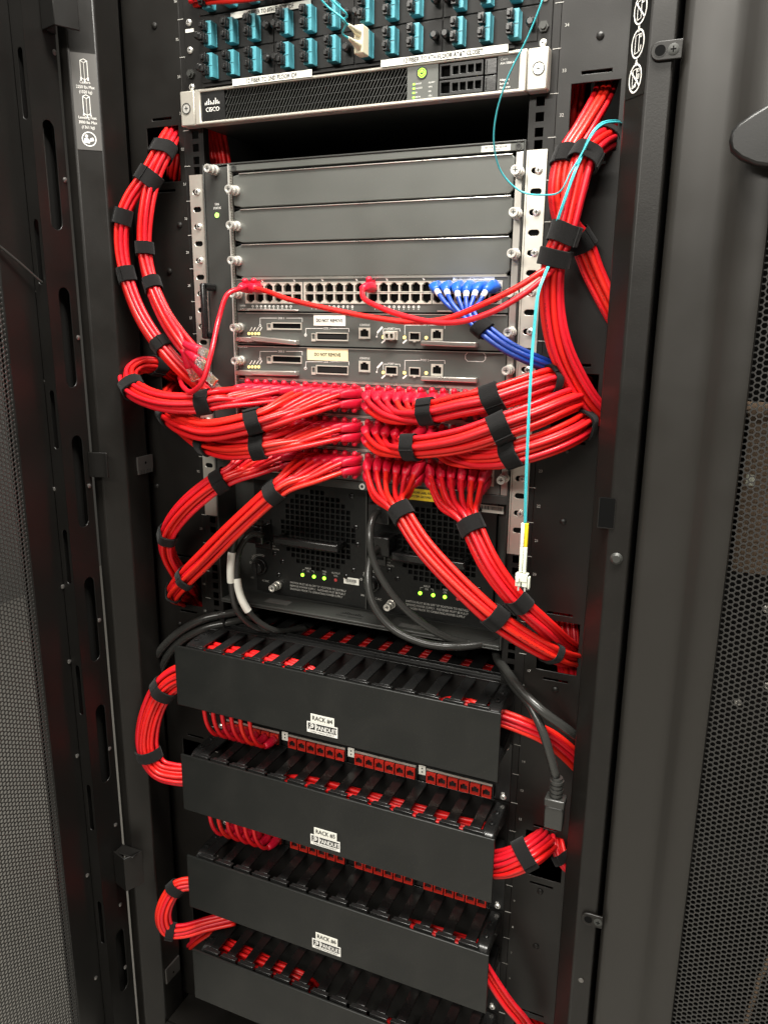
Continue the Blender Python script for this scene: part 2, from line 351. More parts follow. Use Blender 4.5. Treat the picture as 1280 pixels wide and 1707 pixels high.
# ================================================================== SERVER RACK
rack = thing('server_rack', 'black open-fronted network cabinet with slotted door, full of red cables', 'server rack', (0, 0, -.12))
ZT = 42 * U
CUT = [1.430 - .311 * k for k in range(5)]
for sgn in (-1, 1):
    # mounting rail with square holes, three to a unit
    b = MB(front(0)); ctr = .2326 * sgn
    holes = [(ctr - .0048, ctr + .0048, z - .0048, z + .0048) for n in range(36) for z in (n * U + .0064, n * U + .0222, n * U + .0381)]
    a0, a1 = (.2223, .2500) if sgn > 0 else (-.2500, -.2223)
    b.plate(a0, a1, 0, ZT, holes, -.0025, 0)
    r = part(b, 'mounting_rail', 'rail', rack)
    b = MB(front(0)); x0 = .2200 if sgn > 0 else -.2223; b.box(x0, x0 + .0023, 0, ZT, -.012, -.0002); part(b, 'rail_flange', 'rail', rack)
    # unit numbers and ticks printed beside the holes
    b = MB(front(0))
    for n in range(1, 37):
        b.text(str(n), .2545 * sgn if sgn > 0 else -.2520, n * U - U / 2 - .002, .0035, .0004, 'L' if sgn > 0 else 'R', 1.0)
        xa = .2475 * sgn; b.box(xa - .0045, xa + .0045, n * U - .00035, n * U + .00035, .0001, .0004)
    part(b, 'unit_numbers', 'greyink', r, smooth=0)
    # cable panel between rail and frame, with openings and slots
    xa, xb = (.2502, .3420) if sgn > 0 else (-.3440, -.2502)
    oa, ob = (.266, .3180) if sgn > 0 else (-.3130, -.2600)
    holes = []
    for k, z in enumerate(CUT):
        holes.append((oa, ob, z - .070, z))
        xm = (oa + ob) / 2
        holes += [(xm - .016, xm + .016, z + .0085, z + .0115), (xm - .016, xm + .016, z - .0830, z - .0800)]
    b = MB(front(0)); b.plate(xa, xb, -.03, ZT, holes, -.002, 0); p = part(b, 'cable_panel', 'cabinet', rack, bev=.0006)
    for (px, py) in (((258, 43), (300, 375), (283, 452), (262, 810), (300, 1040)) if sgn < 0 else ((938, 870), (925, 1150), (900, 1486), (893, 1577), (945, 750), (1000, 60))):
        q = A(px, py, 0); inst('rivet', RIVET, p, (q[0], -.0001, q[2]))
    # front corner post: flat face, chamfer, inner return
    if sgn > 0: P = [(.3765, -.075), (.3765, -.02), (.3700, -.02), (.3700, -.068), (.355, -.068), (.3365, -.048), (.3365, -.012), (.3300, -.012), (.3300, -.0515), (.3525, -.075)]
    else: P = [(-.3765, -.086), (-.3600, -.086), (-.3340, -.063), (-.3340, -.016), (-.3400, -.016), (-.3400, -.058), (-.362, -.078), (-.370, -.078), (-.370, -.02), (-.3765, -.02)]
    fr = Frame((0, 0, 0), (1, 0, 0), (0, 1, 0), (0, 0, 1)); b = MB(fr)
    A2 = sum(P[i][0] * P[(i + 1) % len(P)][1] - P[(i + 1) % len(P)][0] * P[i][1] for i in range(len(P)))
    b.poly(P if A2 > 0 else P[::-1], -.10, ZT + .04)
    part(b, 'corner_post', 'cabinet', rack, bev=.0022)
# box of the cabinet
b = MB(); b.box(-.3755, -.3720, -.018, .95, -.10, ZT + .04); part(b, 'side_skin', 'dark', rack)
b = MB(); b.box(.3720, .3755, -.018, .95, -.10, ZT + .04); part(b, 'side_skin', 'dark', rack)
b = MB(); b.box(-.372, .372, .94, .95, -.10, ZT + .04); part(b, 'back_panel', 'dark', rack)
b = MB(); b.box(-.3755, .3755, -.06, .95, ZT + .04, ZT + .045); part(b, 'top_panel', 'cabinet', rack)
b = MB(); b.box(-.3335, .3295, -.060, .94, -.045, -.030); part(b, 'base_panel', 'cabinet', rack, bev=.002)
b = MB(); b.box(-.3345, .3305, -.068, -.0605, -.10, -.031); part(b, 'base_rail', 'cabinet', rack, bev=.002)
# right post: latch hole cover, button
q = A(1027, 931, -.0755); b = MB(front(-.0755)); b.cyl(q[0], q[2], .0068, -.0002, .0010, 20, cap=False); b.cyl(q[0], q[2], .0068, .0010, .0032, 20, r1=.0042)
part(b, 'hole_plug', 'chassis', rack)
b = MB(front(-.0755)); z0 = A(1015, 880, -.0755); z1 = A(1015, 831, -.0755)
b.box(.3405, .3570, z0[2], z1[2], -.004, .0004); part(b, 'latch_opening', 'void', rack)
b = MB(front(-.0755)); xo = .3488
b.box(.3395, .3405, z0[2], z1[2], .0002, .0009); b.box(.357, .3578, z0[2], z1[2], .0002, .0009); b.box(.3395, .3578, z0[2] - .0009, z0[2], .0002, .0009); part(b, 'latch_rim', 'cabinet', rack)
for (px, py) in ((968, 1634),):
    q = A(px, py, -.0755); inst('rivet', DOME, rack, (q[0], -.0752, q[2]))
# stickers on the two chamfers
def chamfer(p0, p1): u = np.array([p1[0] - p0[0], p1[1] - p0[1], 0]); w = np.linalg.norm(u); u /= w; return Frame((p0[0], p0[1], 0), u, (0, 0, 1), (u[1], -u[0], 0)), w
fr, w = chamfer((.3300, -.0515), (.3525, -.075))
b = MB(fr); zt = 1.56; zb = A(1060, 158, -.063)[2] - .002
b.box(.0015, w - .0015, zb, zt, .0002, .0006); st = part(b, 'handling_sticker', 'cabinet', rack)
b = MB(fr); cx = w / 2; R = .0098
zc = [A(px, py, -.063)[2] for px, py in ((1069, 16), (1066, 73), (1061, 131))]
for i, z in enumerate(zc):
    b.ring(cx, z, R - .0012, R, .0006, .0009, 28, sy=1.35 / 1.0)
    b.stroke([(cx - .004, z + .0078), (cx + .0016, z + .0084), (cx + .0016, z - .0076), (cx - .004, z - .0084)], .0006, .0006, .0009, True)
    if i != 1: b.stroke([(cx - .0072, z + .0078), (cx + .0072, z - .0078)], .0012, .0009, .0012)
    b.stroke([(cx + .0026, z + .0080), (cx + .0050, z + .0080), (cx + .0050, z + .0052), (cx + .0026, z + .0052)], .0006, .0006, .0009, True)
    if i == 1: b.stroke([(cx + .0034, z - .0070), (cx + .0050, z - .0025)], .0010, .0006, .0009)
    if i == 2:
        b.stroke([(cx + .0035, z + .003), (cx + .0055, z + .003), (cx + .0055, z - .001), (cx + .0035, z - .001)], .0006, .0006, .0009, True)
        b.stroke([(cx - .001, z - .007), (cx + .003, z - .003)], .002, .0006, .0009)
    if i < 2:
        za = z - R * 1.35 - .0008; b.poly([(cx - .0011, za), (cx - .0011, za - .003), (cx + .0011, za - .003), (cx + .0011, za)][::1], .0006, .0009)
        b.poly([(cx - .0024, za - .0028), (cx, za - .0058), (cx + .0024, za - .0028)], .0006, .0009)
part(b, 'sticker_print', 'white', st, smooth=0)
fr, w = chamfer((-.3600, -.086), (-.3340, -.063))
b = MB(fr); zt = A(140, 88, -.075)[2]; zb = A(152, 250, -.075)[2]
b.box(.0020, w - .0020, zb, zt, .0002, .0006); st = part(b, 'rating_sticker', 'sticker', rack)
b = MB(fr); cx = w / 2
H = zt - zb
def cabinet_icon(z, foot):
    ww, h, d = .0042, .0200, .0022
    b.stroke([(cx - ww, z + h / 2), (cx, z + h / 2 - d), (cx, z - h / 2 - d), (cx - ww, z - h / 2)], .0007, .0006, .0009, True)
    b.stroke([(cx, z + h / 2 - d), (cx + ww, z + h / 2), (cx + ww, z - h / 2), (cx, z - h / 2 - d)], .0007, .0006, .0009, True)
    b.stroke([(cx - ww, z + h / 2), (cx, z + h / 2 + d), (cx + ww, z + h / 2)], .0007, .0006, .0009)
    for e in (-ww, 0, ww): b.stroke([(cx + e, z - h / 2 - d * (e == 0)), (cx + e, z - h / 2 - d * (e == 0) - .0022)], .0012 if foot else .0018, .0006, .0009)
    if foot: 
        for e in (-ww, 0, ww): b.stroke([(cx + e - .001, z - h / 2 - d * (e == 0) - .0024), (cx + e + .001, z - h / 2 - d * (e == 0) - .0024)], .0007, .0006, .0009)
cabinet_icon(zt - H * .165, False)
for i, t in enumerate(('Casters', '2250 lbs Max', '(1020 kg)')): b.text(t, cx, zt - H * .31 - i * .0058, .0036, .0009, 'C', .82)
cabinet_icon(zt - H * .53, True)
for i, t in enumerate(('Leveling Feet', '3000 lbs Max', '(1361 kg)')): b.text(t, cx, zt - H * .675 - i * .0058, .0036, .0009, 'C', .82)
zc_ = zt - H * .885
b.ring(cx, zc_, .0078, .0090, .0006, .0009, 28)
b.cyl(cx - .003, zc_ + .0035, .0019, .0006, .0009, 12); b.poly([(cx - .0062, zc_ - .0045), (cx + .0005, zc_ - .0052), (cx + .001, zc_ - .002), (cx - .0018, zc_ + .0012), (cx - .0058, zc_ + .0006)], .0006, .0009)
b.poly([(cx + .0012, zc_ - .003), (cx + .0062, zc_ - .0018), (cx + .005, zc_ + .0022), (cx + .0012, zc_ + .0008)], .0006, .0009)
part(b, 'sticker_print', 'white', st, smooth=0)
# small brackets deep on the left
# ---- front door, swung open to the left (plane x = const, inner side towards +x)
door = part(MB(Frame((-.370, 0, 0), (0, -1, 0), (0, 0, 1), (1, 0, 0))).box(.0, .0001, 0, .0001, 0, .0001), 'door', 'door', rack)
DF = lambda x: Frame((x, 0, 0), (0, 1, 0), (0, 0, 1), (1, 0, 0))          # a = y, b = z, c = towards +x
def slot(a, b, ra, rb, n=8):                                               # stadium outline, long along b
    return [(a + ra * math.cos(t), b + (rb - ra) + ra * math.sin(t)) for t in [math.pi * i / n for i in range(n + 1)]] + \
           [(a + ra * math.cos(t), b - (rb - ra) + ra * math.sin(t)) for t in [math.pi + math.pi * i / n for i in range(n + 1)]]
ZD0, ZD1 = -.09, 1.86
# channel face with long round-ended slots
b = MB(DF(-.3695)); ya, yb = -.1470, -.0960; ym = -.1205
zs = [1.447 - .178 * k - .005 for k in range(9)]
sl = [A(95, 293, 0)]
def on_x(px, py, x): d = ray(px, py); return CAM + d * (x - CAM[0]) / d[0]
cz = [on_x(px, py, -.3695)[2] for px, py in ((88, 293), (107, 564), (124, 806), (140, 1040), (158, 1250), (181, 1625))]
cz = sorted(cz, reverse=True)
lat_z = on_x(170, 1420, -.3695)[2]
edges = [ZD1] + [(cz[i] + cz[i + 1]) / 2 for i in range(len(cz) - 1)] + [ZD0]
for i, z in enumerate(cz):
    b.cell(ya, yb, edges[i + 1], edges[i], slot(ym + (.002 if i else 0), z, .0098, .066 if i < 5 else .060), -.0014, 0)
b.box(yb - .0014, yb, ZD0, ZD1, -.020, -.0014)
part(b, 'channel_face', 'door', door, bev=.0006)
# step wall (faces the room) with narrow slots
b = MB(Frame((0, -.1472, 0), (1, 0, 0), (0, 0, 1), (0, -1, 0)))
cz2 = sorted([on_x(px, py, -.378)[2] for px, py in ((42, 140), (62, 420), (92, 700), (109, 930), (128, 1154), (147, 1350), (162, 1545))], reverse=True)
edges = [ZD1] + [(cz2[i] + cz2[i + 1]) / 2 for i in range(len(cz2) - 1)] + [ZD0]
for i, z in enumerate(cz2): b.cell(-.3895, -.3695, edges[i + 1], edges[i], slot(-.3785, z, .0042, .040), -.0014, 0)
part(b, 'channel_side', 'door', door, bev=.0008)
b = MB(DF(-.374)); b.box(ya + .004, yb - .004, ZD0, ZD1, -.012, -.011); part(b, 'channel_back', 'dark', door)
b = MB(DF(-.388)); b.box(ym - .004, ym + .002, ZD0, ZD1, 0, .010); part(b, 'stiffener', 'chassis', door, bev=.003)
b = MB(DF(-.3900)); b.box(-.1990, -.1472, ZD0, ZD1, -.0015, 0); b.box(-.1990, -.1970, ZD0, ZD1, -.012, -.0015); part(b, 'inner_flange', 'door', door, bev=.0008)
b = MB(DF(-.4080)); b.box(-.1985, -.088, ZD0, ZD1, -.0015, 0); b.box(-.0895, -.088, ZD0, ZD1, 0, .018); part(b, 'outer_skin', 'door', door, bev=.0015)
for px, py in ((48, 296), (63, 486), (77, 635), (92, 815), (105, 978), (116, 1103), (129, 1260), (146, 1459), (160, 1630)):
    p = on_x(px, py, -.390); o = inst('rivet', DOME, door, (-.3899, p[1], p[2])); o.rotation_euler = (0, 0, math.pi / 2)
for px, py in ((93, 88), (109, 300), (131, 563), (149, 810), (166, 1034), (183, 1248), (193, 1375), (201, 1508), (209, 1612)):
    p = on_x(px, py, -.3695); o = inst('rivet', DOME, door, (-.3695, max(p[1], -.1440) if p[1] < -.1 else -.1000, p[2])); o.rotation_euler = (0, 0, math.pi / 2)
def mesh_sheet(fr, a0, a1, b0, b1, pitch, r, th):      # hexagonally perforated sheet
    cw = pitch * math.cos(math.pi / 6); na = int((a1 - a0) / cw); nb = int((b1 - b0) / pitch)
    NS = 6; t = np.arange(NS) * math.pi / 3
    O = np.stack([np.cos(t), np.sin(t)], 1) * pitch / math.sqrt(3); I = np.stack([np.cos(t), np.sin(t)], 1) * r
    C = np.array([(a0 + cw * (i + .5), b0 + pitch * (j + .5 + (.5 if i % 2 else 0))) for i in range(na) for j in range(nb)])
    n = len(C); o, u, v, nn = fr.o, fr.u, fr.v, fr.n
    ring = lambda R, c: ((C[:, None, :] + R[None]).reshape(-1, 2) @ np.stack([u, v]) + o + nn * c).reshape(n, NS, 3)
    V = np.concatenate([ring(O, 0), ring(I, 0), ring(I, -th)], 1).reshape(-1, 3)
    k = np.arange(NS); k2 = (k + 1) % NS
    f1 = np.stack([k, k2, NS + k2, NS + k], 1); f2 = np.stack([NS + k, NS + k2, 2 * NS + k2, 2 * NS + k], 1)
    Fc = (np.concatenate([f1, f2])[None] + (np.arange(n) * 3 * NS)[:, None, None]).reshape(-1, 4)
    me = bpy.data.meshes.new('perforated_mesh'); me.from_pydata(V.tolist(), [], Fc.tolist()); me.update(); return me
me = mesh_sheet(DF(-.3925), -.52, -.1985, ZD0, 1.75, .0064, .0029, .0016); me.materials.append(M['mesh'])
o = link(bpy.data.objects.new('perforated_sheet', me), door, (0, 0, 0)); o['kind'] = 'stuff'; o.location = Vector((0, 0, 0)) - WL[door]
# second skin of the same sheet on the outside: the two beat against each other
# lock hooks reaching towards the post
def hook(px, py, big):
    p = on_x(px, py, -.366); z = p[2]; y = p[1]; b = MB(Frame((0, 0, z), (1, 0, 0), (0, 1, 0), (0, 0, 1)))
    if big:
        for (q, h0, h1) in ((0, -.030, .030),):
            b.poly([(-.3690, -.118), (-.3400, -.126), (-.3400, -.1225), (-.3655, -.1150), (-.3655, -.098), (-.3690, -.098)][::-1], h0, h1)
            b.poly([(-.3400, -.126), (-.3270, -.098), (-.3300, -.0965), (-.3425, -.1225)][::-1], h0, h1)
        b.box(-.3693, -.3300, -.1170, -.0975, .028, .030)
    else:
        b.poly([(-.3690, -.1010), (-.3560, -.1005), (-.3480, -.0960), (-.3400, -.0955), (-.3400, -.0925), (-.3490, -.0930), (-.3570, -.0975), (-.3690, -.0980)], -.018, .018)
        b.box(-.3690, -.3400, -.0955, -.0925, -.018, -.015)
    part(b, 'door_hook', 'door', door, bev=.0008)
hook(180, 768, False); hook(190, 1450, True); hook(105, 20, True)
# ground lead hanging from the sheet

for (px0, py0, px1, py1, teeth) in ((229, 757, 252, 785, True), (277, 1592, 297, 1640, False)):   # small steel clips on the inner return of the left post
    p0 = on_x(px0, py1, -.3335); p1 = on_x(px1, py0, -.3335); b = MB(DF(-.3336)); y0, y1 = sorted((p0[1], p1[1])); b.box(y0, y1, p0[2], p1[2], 0, .003)
    if teeth:
        for i in range(5): y = y0 + (y1 - y0) * (i + .15) / 5; b.box(y, y + (y1 - y0) * .13, p0[2] - .006, p0[2], 0, .003)
    b.m = 1; b.cyl((y0 + y1) / 2, p0[2] + .010, .002, .0031, .0033, 10)
    part(b, 'cable_bracket', ['stud', 'void'], rack)
# ================================================================== NEIGHBOURING CABINET (right)
nb = thing('network_cabinet', 'closed black neighbouring cabinet with hex-perforated door and dark paddle handle', 'cabinet', (.75, -.05, -.12))
ND = part(MB(front(-.07)).box(.3790, .3792, 0, .0002, 0, .0002), 'door', 'door', nb)
P = [(.3815, -.030), (.3815, -.062), (.3830, -.0690), (.3870, -.0735), (.392, -.0750), (.410, -.0770), (.4260, -.0790), (.4330, -.0805), (.4390, -.0840), (.4460, -.0900), (.4540, -.0945), (.4640, -.0972), (.4715, -.0980), (.4745, -.0975), (.4760, -.0930), (.4760, -.088), (.4740, -.088), (.4740, -.092), (.470, -.095), (.456, -.0915), (.447, -.0870), (.436, -.0780), (.410, -.0735), (.390, -.0710), (.3845, -.065), (.3845, -.030)]
fr = Frame((0, 0, 0), (1, 0, 0), (0, 1, 0), (0, 0, 1)); b = MB(fr)
A2 = sum(P[i][0] * P[(i + 1) % len(P)][1] - P[(i + 1) % len(P)][0] * P[i][1] for i in range(len(P)))
b.poly(P if A2 > 0 else P[::-1], -.09, 1.88); part(b, 'door_border', 'neighbour', ND, smooth=50)
me = mesh_sheet(Frame((0, -.0900, 0), (1, 0, 0), (0, 0, 1), (0, -1, 0)), .4745, .74, -.09, 1.75, .0064, .0029, .0016); me.materials.append(M['mesh'])
o = link(bpy.data.objects.new('perforated_sheet', me), ND); o.location = -WL[ND]; o['kind'] = 'stuff'
# paddle handle
b = MB(front(-.090)); zc = 1.335
Pd = [(.4400, 1.3530), (.4352, 1.3470), (.4340, 1.3390), (.4362, 1.3310), (.445, 1.3235), (.458, 1.3175), (.475, 1.3140), (.510, 1.3130), (.530, 1.322), (.536, 1.345), (.530, 1.372), (.510, 1.385), (.49, 1.381), (.468, 1.370), (.452, 1.361)]
Pd = Pd[::1]
A2 = sum(Pd[i][0] * Pd[(i + 1) % len(Pd)][1] - Pd[(i + 1) % len(Pd)][0] * Pd[i][1] for i in range(len(Pd)))
b.poly(Pd if A2 > 0 else Pd[::-1], .012, .028)
part(b, 'handle', 'black', nb, bev=.003)
b = MB(front(-.090)); b.box(.4830, .53, 1.322, 1.36, .0005, .012); part(b, 'handle_plate', 'door', nb, bev=.003)
# carcass, and what glimmers behind the sheet
b = MB(); b.box(.3790, .3812, -.028, .95, -.10, 1.91); b.box(1.12, 1.124, -.028, .95, -.10, 1.91); b.box(.3812, 1.12, .94, .95, -.10, 1.91); b.box(.3812, 1.12, -.028, .94, -.10, -.08); b.box(.3812, 1.12, -.028, .94, 1.89, 1.91)
part(b, 'carcass', 'dark', nb)
ql = A(1243, 706, -.012); qb = A(1222, 952, -.012); e0, e1, e2 = (ql[0] + qb[0]) / 2, qb[2], ql[2]
b = MB(); b.box(e0, .86, -.012, .25, e1, e2)
for i in range(11): b.box(e0 + .0002, .86, -.0135, -.0122, e1 + .006 + i * (e2 - e1) / 11, e1 + .016 + i * (e2 - e1) / 11)
b.m = 1; b.box(e0 + .0040, e0 + .013, -.0142, -.0137, e1 + .10, e1 + .112)
part(b, 'equipment_front', ['brown', 'pale'], nb)
for z in (.20, .62): b = MB(); b.box(.56, .86, .06, .08, z, z + .04); part(b, 'shelf_front', 'dark', nb)
for px, py in ((1277, 1015), (1279, 1143), (1229, 1170)):
    q = A(px, py, -.05); inst('screw', SCREW, nb, (q[0], -.05, q[2]))
b = MB(); n = 24
# frayed tan cord behind the sheet at the lower right
P0 = [A(1292, 1575, -.082), A(1263, 1640, -.082), A(1238, 1725, -.082)]
tan_pts = P0
# joining brackets between the two cabinets
def tab(px, py, hw):
    c = A(px, py, -.076); z = c[2]; x0 = A(px - hw, py, -.076)[0]; b = MB(front(-.0757)); r = .0085
    arc = [(x0 + r + r * math.cos(t), z + r * math.sin(t)) for t in [math.pi / 2 + math.pi * i / 10 for i in range(11)]]
    b.poly(arc + [(.3840, z - r), (.3840, z + r)], 0, .0032); t = part(b, 'joining_bracket', 'cabinet', nb, bev=.0008)
    b = MB(front(-.0757)); b.cyl(x0 + r + .0005, z, .0052, .0033, .0035, 18); b.m = 1; b.ring(x0 + r + .0005, z, .0050, .0056, .0033, .0037, 18); part(b, 'bracket_hole', ['void', 'cabinet'], t)
    inst('screw', mesh_of(phillips(.0052, .0012), 'screw', ['chassis', 'void']), t, (x0 + r + .0125, -.0788, z))
tab(1108, 85, 24); tab(990, 1533, 22)

# ================================================================== FIBRE ENCLOSURE (top)
fe = thing('fiber_enclosure', 'black fibre enclosure at the top, three rows of aqua duplex adapters', 'fibre enclosure', (0, 0, 33 * U))
b = MB(front(0)); b.box(-.2413, .2413, 33 * U + .0004, 37 * U - .0006, 0, .002); part(b, 'face_plate', 'rail', fe, bev=.0006)
b = MB(); b.box(-.219, .219, .001, .38, 33 * U + .001, 37 * U - .002); part(b, 'housing', 'dark', fe)
colx = [(-.2150, -.1062), (-.1050, .0045), (.0057, .1160), (.1172, .2262)]
rowz = [(1.4760, 1.5105), (1.5120, 1.5530), (1.5545, 1.5895)]
adx = [[-.1955, -.1630, -.1302], [-.0836, -.0515, -.0192], [.0245, .0565, .0865], [.1385, .1700, .2020]]
def adapter():
    b = F0(); b.box(-.0058, .0058, -.0140, .0140, 0, .0125); b.box(-.0066, .0066, -.0134, .0134, 0, .0015); b.box(-.0060, .0060, -.0006, .0006, .0126, .0130)
    return b
AD = mesh_of(adapter(), 'adapter', 'teal')
def dustcap():
    b = F0(); b.box(-.0038, .0036, -.0050, .0050, 0, .005); b.poly([(-.0038, -.0054), (.0020, -.0054), (.0034, .0054), (-.0038, .0054)], .005, .0085); b.box(-.0030, .0012, -.0026, .0026, .0085, .012)
    return b
CAPM = mesh_of(dustcap(), 'dust_cap', 'gloss')
def knob():
    b = F0(); b.cyl(0, 0, .0026, 0, .004, 12); b.cyl(0, 0, .0050, .004, .011, 14); b.cyl(0, 0, .0050, .011, .0135, 14, r1=.003); return b
KNOB = mesh_of(knob(), 'knob', 'gloss')
ly = -.0036
for r, (z0, z1) in enumerate(rowz):
    for c, (x0, x1) in enumerate(colx):
        b = MB(front(-.002)); b.box(x0, x1, z0, z1, .0, .0016); ap = part(b, 'adapter_panel', 'rail', fe, bev=.0005)
        zc = (z0 + z1) / 2 - (.0035 if r == 1 else .0008)
        for kx in ((x0 + .002, x1 - .006) if c == 0 else (x0 + .006, x1 - .006)): inst('knob', KNOB, ap, (kx + (.001 if c == 0 else 0), ly, zc))
        for i, x in enumerate(adx[c]):
            a = inst('adapter', AD, fe, (x, ly, zc), bev=.0006)
            if c == 2 and i == 0 and r == 0: continue
            for s in (-1, 1): inst('dust_cap', CAPM, a, (x - .0020, ly - .0125, zc + s * .0070), bev=.0005)
def strip(x0, x1, z0, z1, y, t, m='paper', ink='ink', par=None, sx=.82, h=None, name='label_strip'):
    b = MB(front(y)); b.box(x0, x1, z0, z1, 0, .0005); p = part(b, name, m, par, smooth=0)
    b = MB(front(y - .0005)); hh = h or (z1 - z0) * .62; V, F, w = glyphs(t); k = min(sx, (x1 - x0) * .93 / (w * hh / .7))
    b.text(t, (x0 + x1) / 2, (z0 + z1) / 2 - hh / 2, hh, .0002, 'C', k, bold=hh * .035); part(b, 'lettering', ink, p, smooth=0); return p
strip(-.1660, -.0514, 1.5440, 1.5513, -.0060, '12 FIBER TO 8TH FLOOR IDF', par=fe)
b = MB(); b.box(-.2050, .2050, -.0182, -.0005, 1.4673, 1.4690); part(b, 'label_ledge', 'rail', fe)
def pix_strip(q0, q1, q2, t): a0 = A(*q0, -.0184); a1 = A(*q1, -.0184); a2 = A(*q2, -.0184); strip(a0[0], a2[0], a1[2], a0[2], -.0184, t, par=fe)
pix_strip((388, 132.5), (388, 143.8), (520, 117), '12 FIBER TO 2ND FLOOR IDF')
pix_strip((635, 100.5), (635, 112.3), (847, 75), '12 FIBER TO 4TH FLOOR AT&T CLOSET')
# '12 FIBER TO 4TH FLOOR AT&T CLOSET', par=fe)
for sx_ in (-1, 1):
    for z in (33 * U + .0064, 34 * U + .006, 34 * U + .0381): 
        inst('screw', SCREW, fe, (.2326 * sx_, -.002, z))
    b = MB(front(-.0025)); b.cyl(.2326 * sx_, 33 * U + .0222, .0058, 0, .003, 6); b.cyl(.2326 * sx_, 33 * U + .0222, .0034, .003, .006, 14); part(b, 'hex_bolt', 'chassis', fe)
b = MB(front(-.0022)); b.box(-.2390, -.2260, 34 * U + .0270, 34 * U + .0310, 0, .0004); part(b, 'small_sticker', 'paper', fe)

# ================================================================== SECURITY APPLIANCE
sa = thing('security_appliance', 'slim firewall appliance with silver bezel, black slanted grille and green lights', 'firewall', (0, 0, 32 * U))
z0, z1 = 32 * U + .0010, 33 * U - .0010
for s in (-1, 1):
    b = MB(front(0)); x = sorted((.2195 * s, .2425 * s)); b.box(x[0], x[1], z0, z1, 0, .0165); e = part(b, 'ear', 'bezel', sa, bev=.0018)
    b = MB(front(-.0165)); xc = .2325 * s; b.cyl(xc, (z0 + z1) / 2, .0062, .0002, .0006, 20); b.m = 1; b.ring(xc, (z0 + z1) / 2, .0056, .0068, .0002, .0010, 24); b.m = 2; b.box(xc - .0026, xc + .0026, (z0 + z1) / 2 - .0005, (z0 + z1) / 2 + .0005, .0006, .0009); b.box(xc - .0005, xc + .0005, (z0 + z1) / 2 - .0026, (z0 + z1) / 2 + .0026, .0006, .00095)
    part(b, 'screw', ['bright', 'chassis', 'ink'], e)
b = MB(front(0)); b.plate(-.2190, .2190, z0, z1, [(-.2105, .2110, z0 + .0036, z1 - .0036)], .001, .0170); part(b, 'bezel', 'bezel', sa, bev=.0012)
b = MB(); b.box(-.2185, .2185, .0, .36, z0 + .0006, z1 - .0006); part(b, 'case', 'chassis', sa)
b = MB(front(-.0085)); b.box(-.2103, -.1740, z0 + .0038, z1 - .0038, 0, .0062); lp = part(b, 'logo_panel', 'gloss', sa)
b = MB(front(-.0147)); cx, cz = -.1930, (z0 + z1) / 2
for i, h in enumerate((.0026, .0046, .0072, .0046, .0026, .0046, .0072, .0046, .0026)): b.box(cx + (i - 4) * .00265 - .00055, cx + (i - 4) * .00265 + .00055, cz + .0020, cz + .0020 + h, .0001, .0004)
b.text('CISCO', cx, cz - .0062, .0052, .0003, 'C', .98); b.text('CISCO', cx + .00025, cz - .0062, .0052, .00034, 'C', .98)
part(b, 'logo', 'white', lp, smooth=0)
b = MB(front(-.0080)); b.box(-.1738, .0782, z0 + .0038, z1 - .0038, 0, .0010); gr = part(b, 'grille', 'void', sa)
hz = (z1 - z0 - .0076); sl = .55; bar = None
x = -.1738 - hz * sl + .001
while x < .0775:                                              # slanted bars, cut off square at both ends
    za = max(0, (-.1732 - x) / sl); zb = min(hz, (.0778 - x) / sl); b = MB(front(-.0090)); t = .00045
    b.poly([(x + za * sl - t, z0 + .0038 + za), (x + za * sl + t, z0 + .0038 + za), (x + zb * sl + t, z0 + .0038 + zb), (x + zb * sl - t, z0 + .0038 + zb)], 0, .0045)
    part(b, 'grille_bar', 'chassis', gr); x += .0044
b = MB(front(-.0085))
for k in (1, 2, 3): zz = z0 + .0038 + hz * k / 4; b.box(-.1736, .0780, zz - .0004, zz + .0004, .001, .0040)
part(b, 'grille_rails', 'black', gr)
b = MB(front(-.0085)); b.box(.0786, .1165, z0 + .0038, z1 - .0038, 0, .0064); sp = part(b, 'status_panel', 'card', sa)
b = MB(front(-.0149)); b.ring(.0968, z1 - .0115, .0052, .0066, 0, .0008, 24); b.cyl(.0968, z1 - .0115, .0052, 0, .0003, 24); part(b, 'power_button', 'black', sp)
b = MB(front(-.0152)); b.ring(.0968, z1 - .0115, .0022, .0030, .0001, .0006, 20); b.box(.0964, .0972, z1 - .0115, z1 - .0080, .0001, .0007); b.ring(.0968, z1 - .0115, .0043, .0049, .0001, .0004, 24); part(b, 'power_light', 'green', sp)
for i, t in enumerate(('BOOT', 'ACTIVE', 'VPN', 'HD')):
    zz = z1 - .0225 - i * .0046; b = MB(front(-.0149)); b.box(.0858, .0882, zz - .0008, zz + .0008, 0, .0006); part(b, 'indicator_light', 'green', sp)
b = MB(front(-.0149))
for i, (t, t2) in enumerate((('BOOT', 'ALARM'), ('ACTIVE', 'VPN'), ('PS', 'HD'), ('MON', 'HD1'))): zz = z1 - .0232 - i * .0046; b.text(t, .0895, zz, .0017); b.text(t2, .1050, zz, .0017)
part(b, 'lettering', 'white', sp, smooth=0)
for k in (0, 1):
    za = z0 + .0045 + k * .0172; zb = za + .0160
    b = MB(front(-.0085)); b.plate(.1180, .1700, za, zb, [(.1205, .1305, za + .0025, zb - .0025)] + [(.1340 + i * .0090, .1340 + i * .0090 + .0065, za + .0040, zb - .0040) for i in range(4)], .0010, .0068)
    dr = part(b, 'drive_tray', 'black', sa, bev=.0005)
    b = MB(front(-.0085)); b.box(.1715, .1850, za, zb, 0, .0060); b.box(.1728, .1740, za + .002, zb - .002, .006, .0068); part(b, 'tray_latch', 'gloss', dr, bev=.0005)
b = MB(front(-.0085)); b.box(.1168, .2105, z0 + .0038, z1 - .0038, 0, .0008); part(b, 'drive_back', 'void', sa)
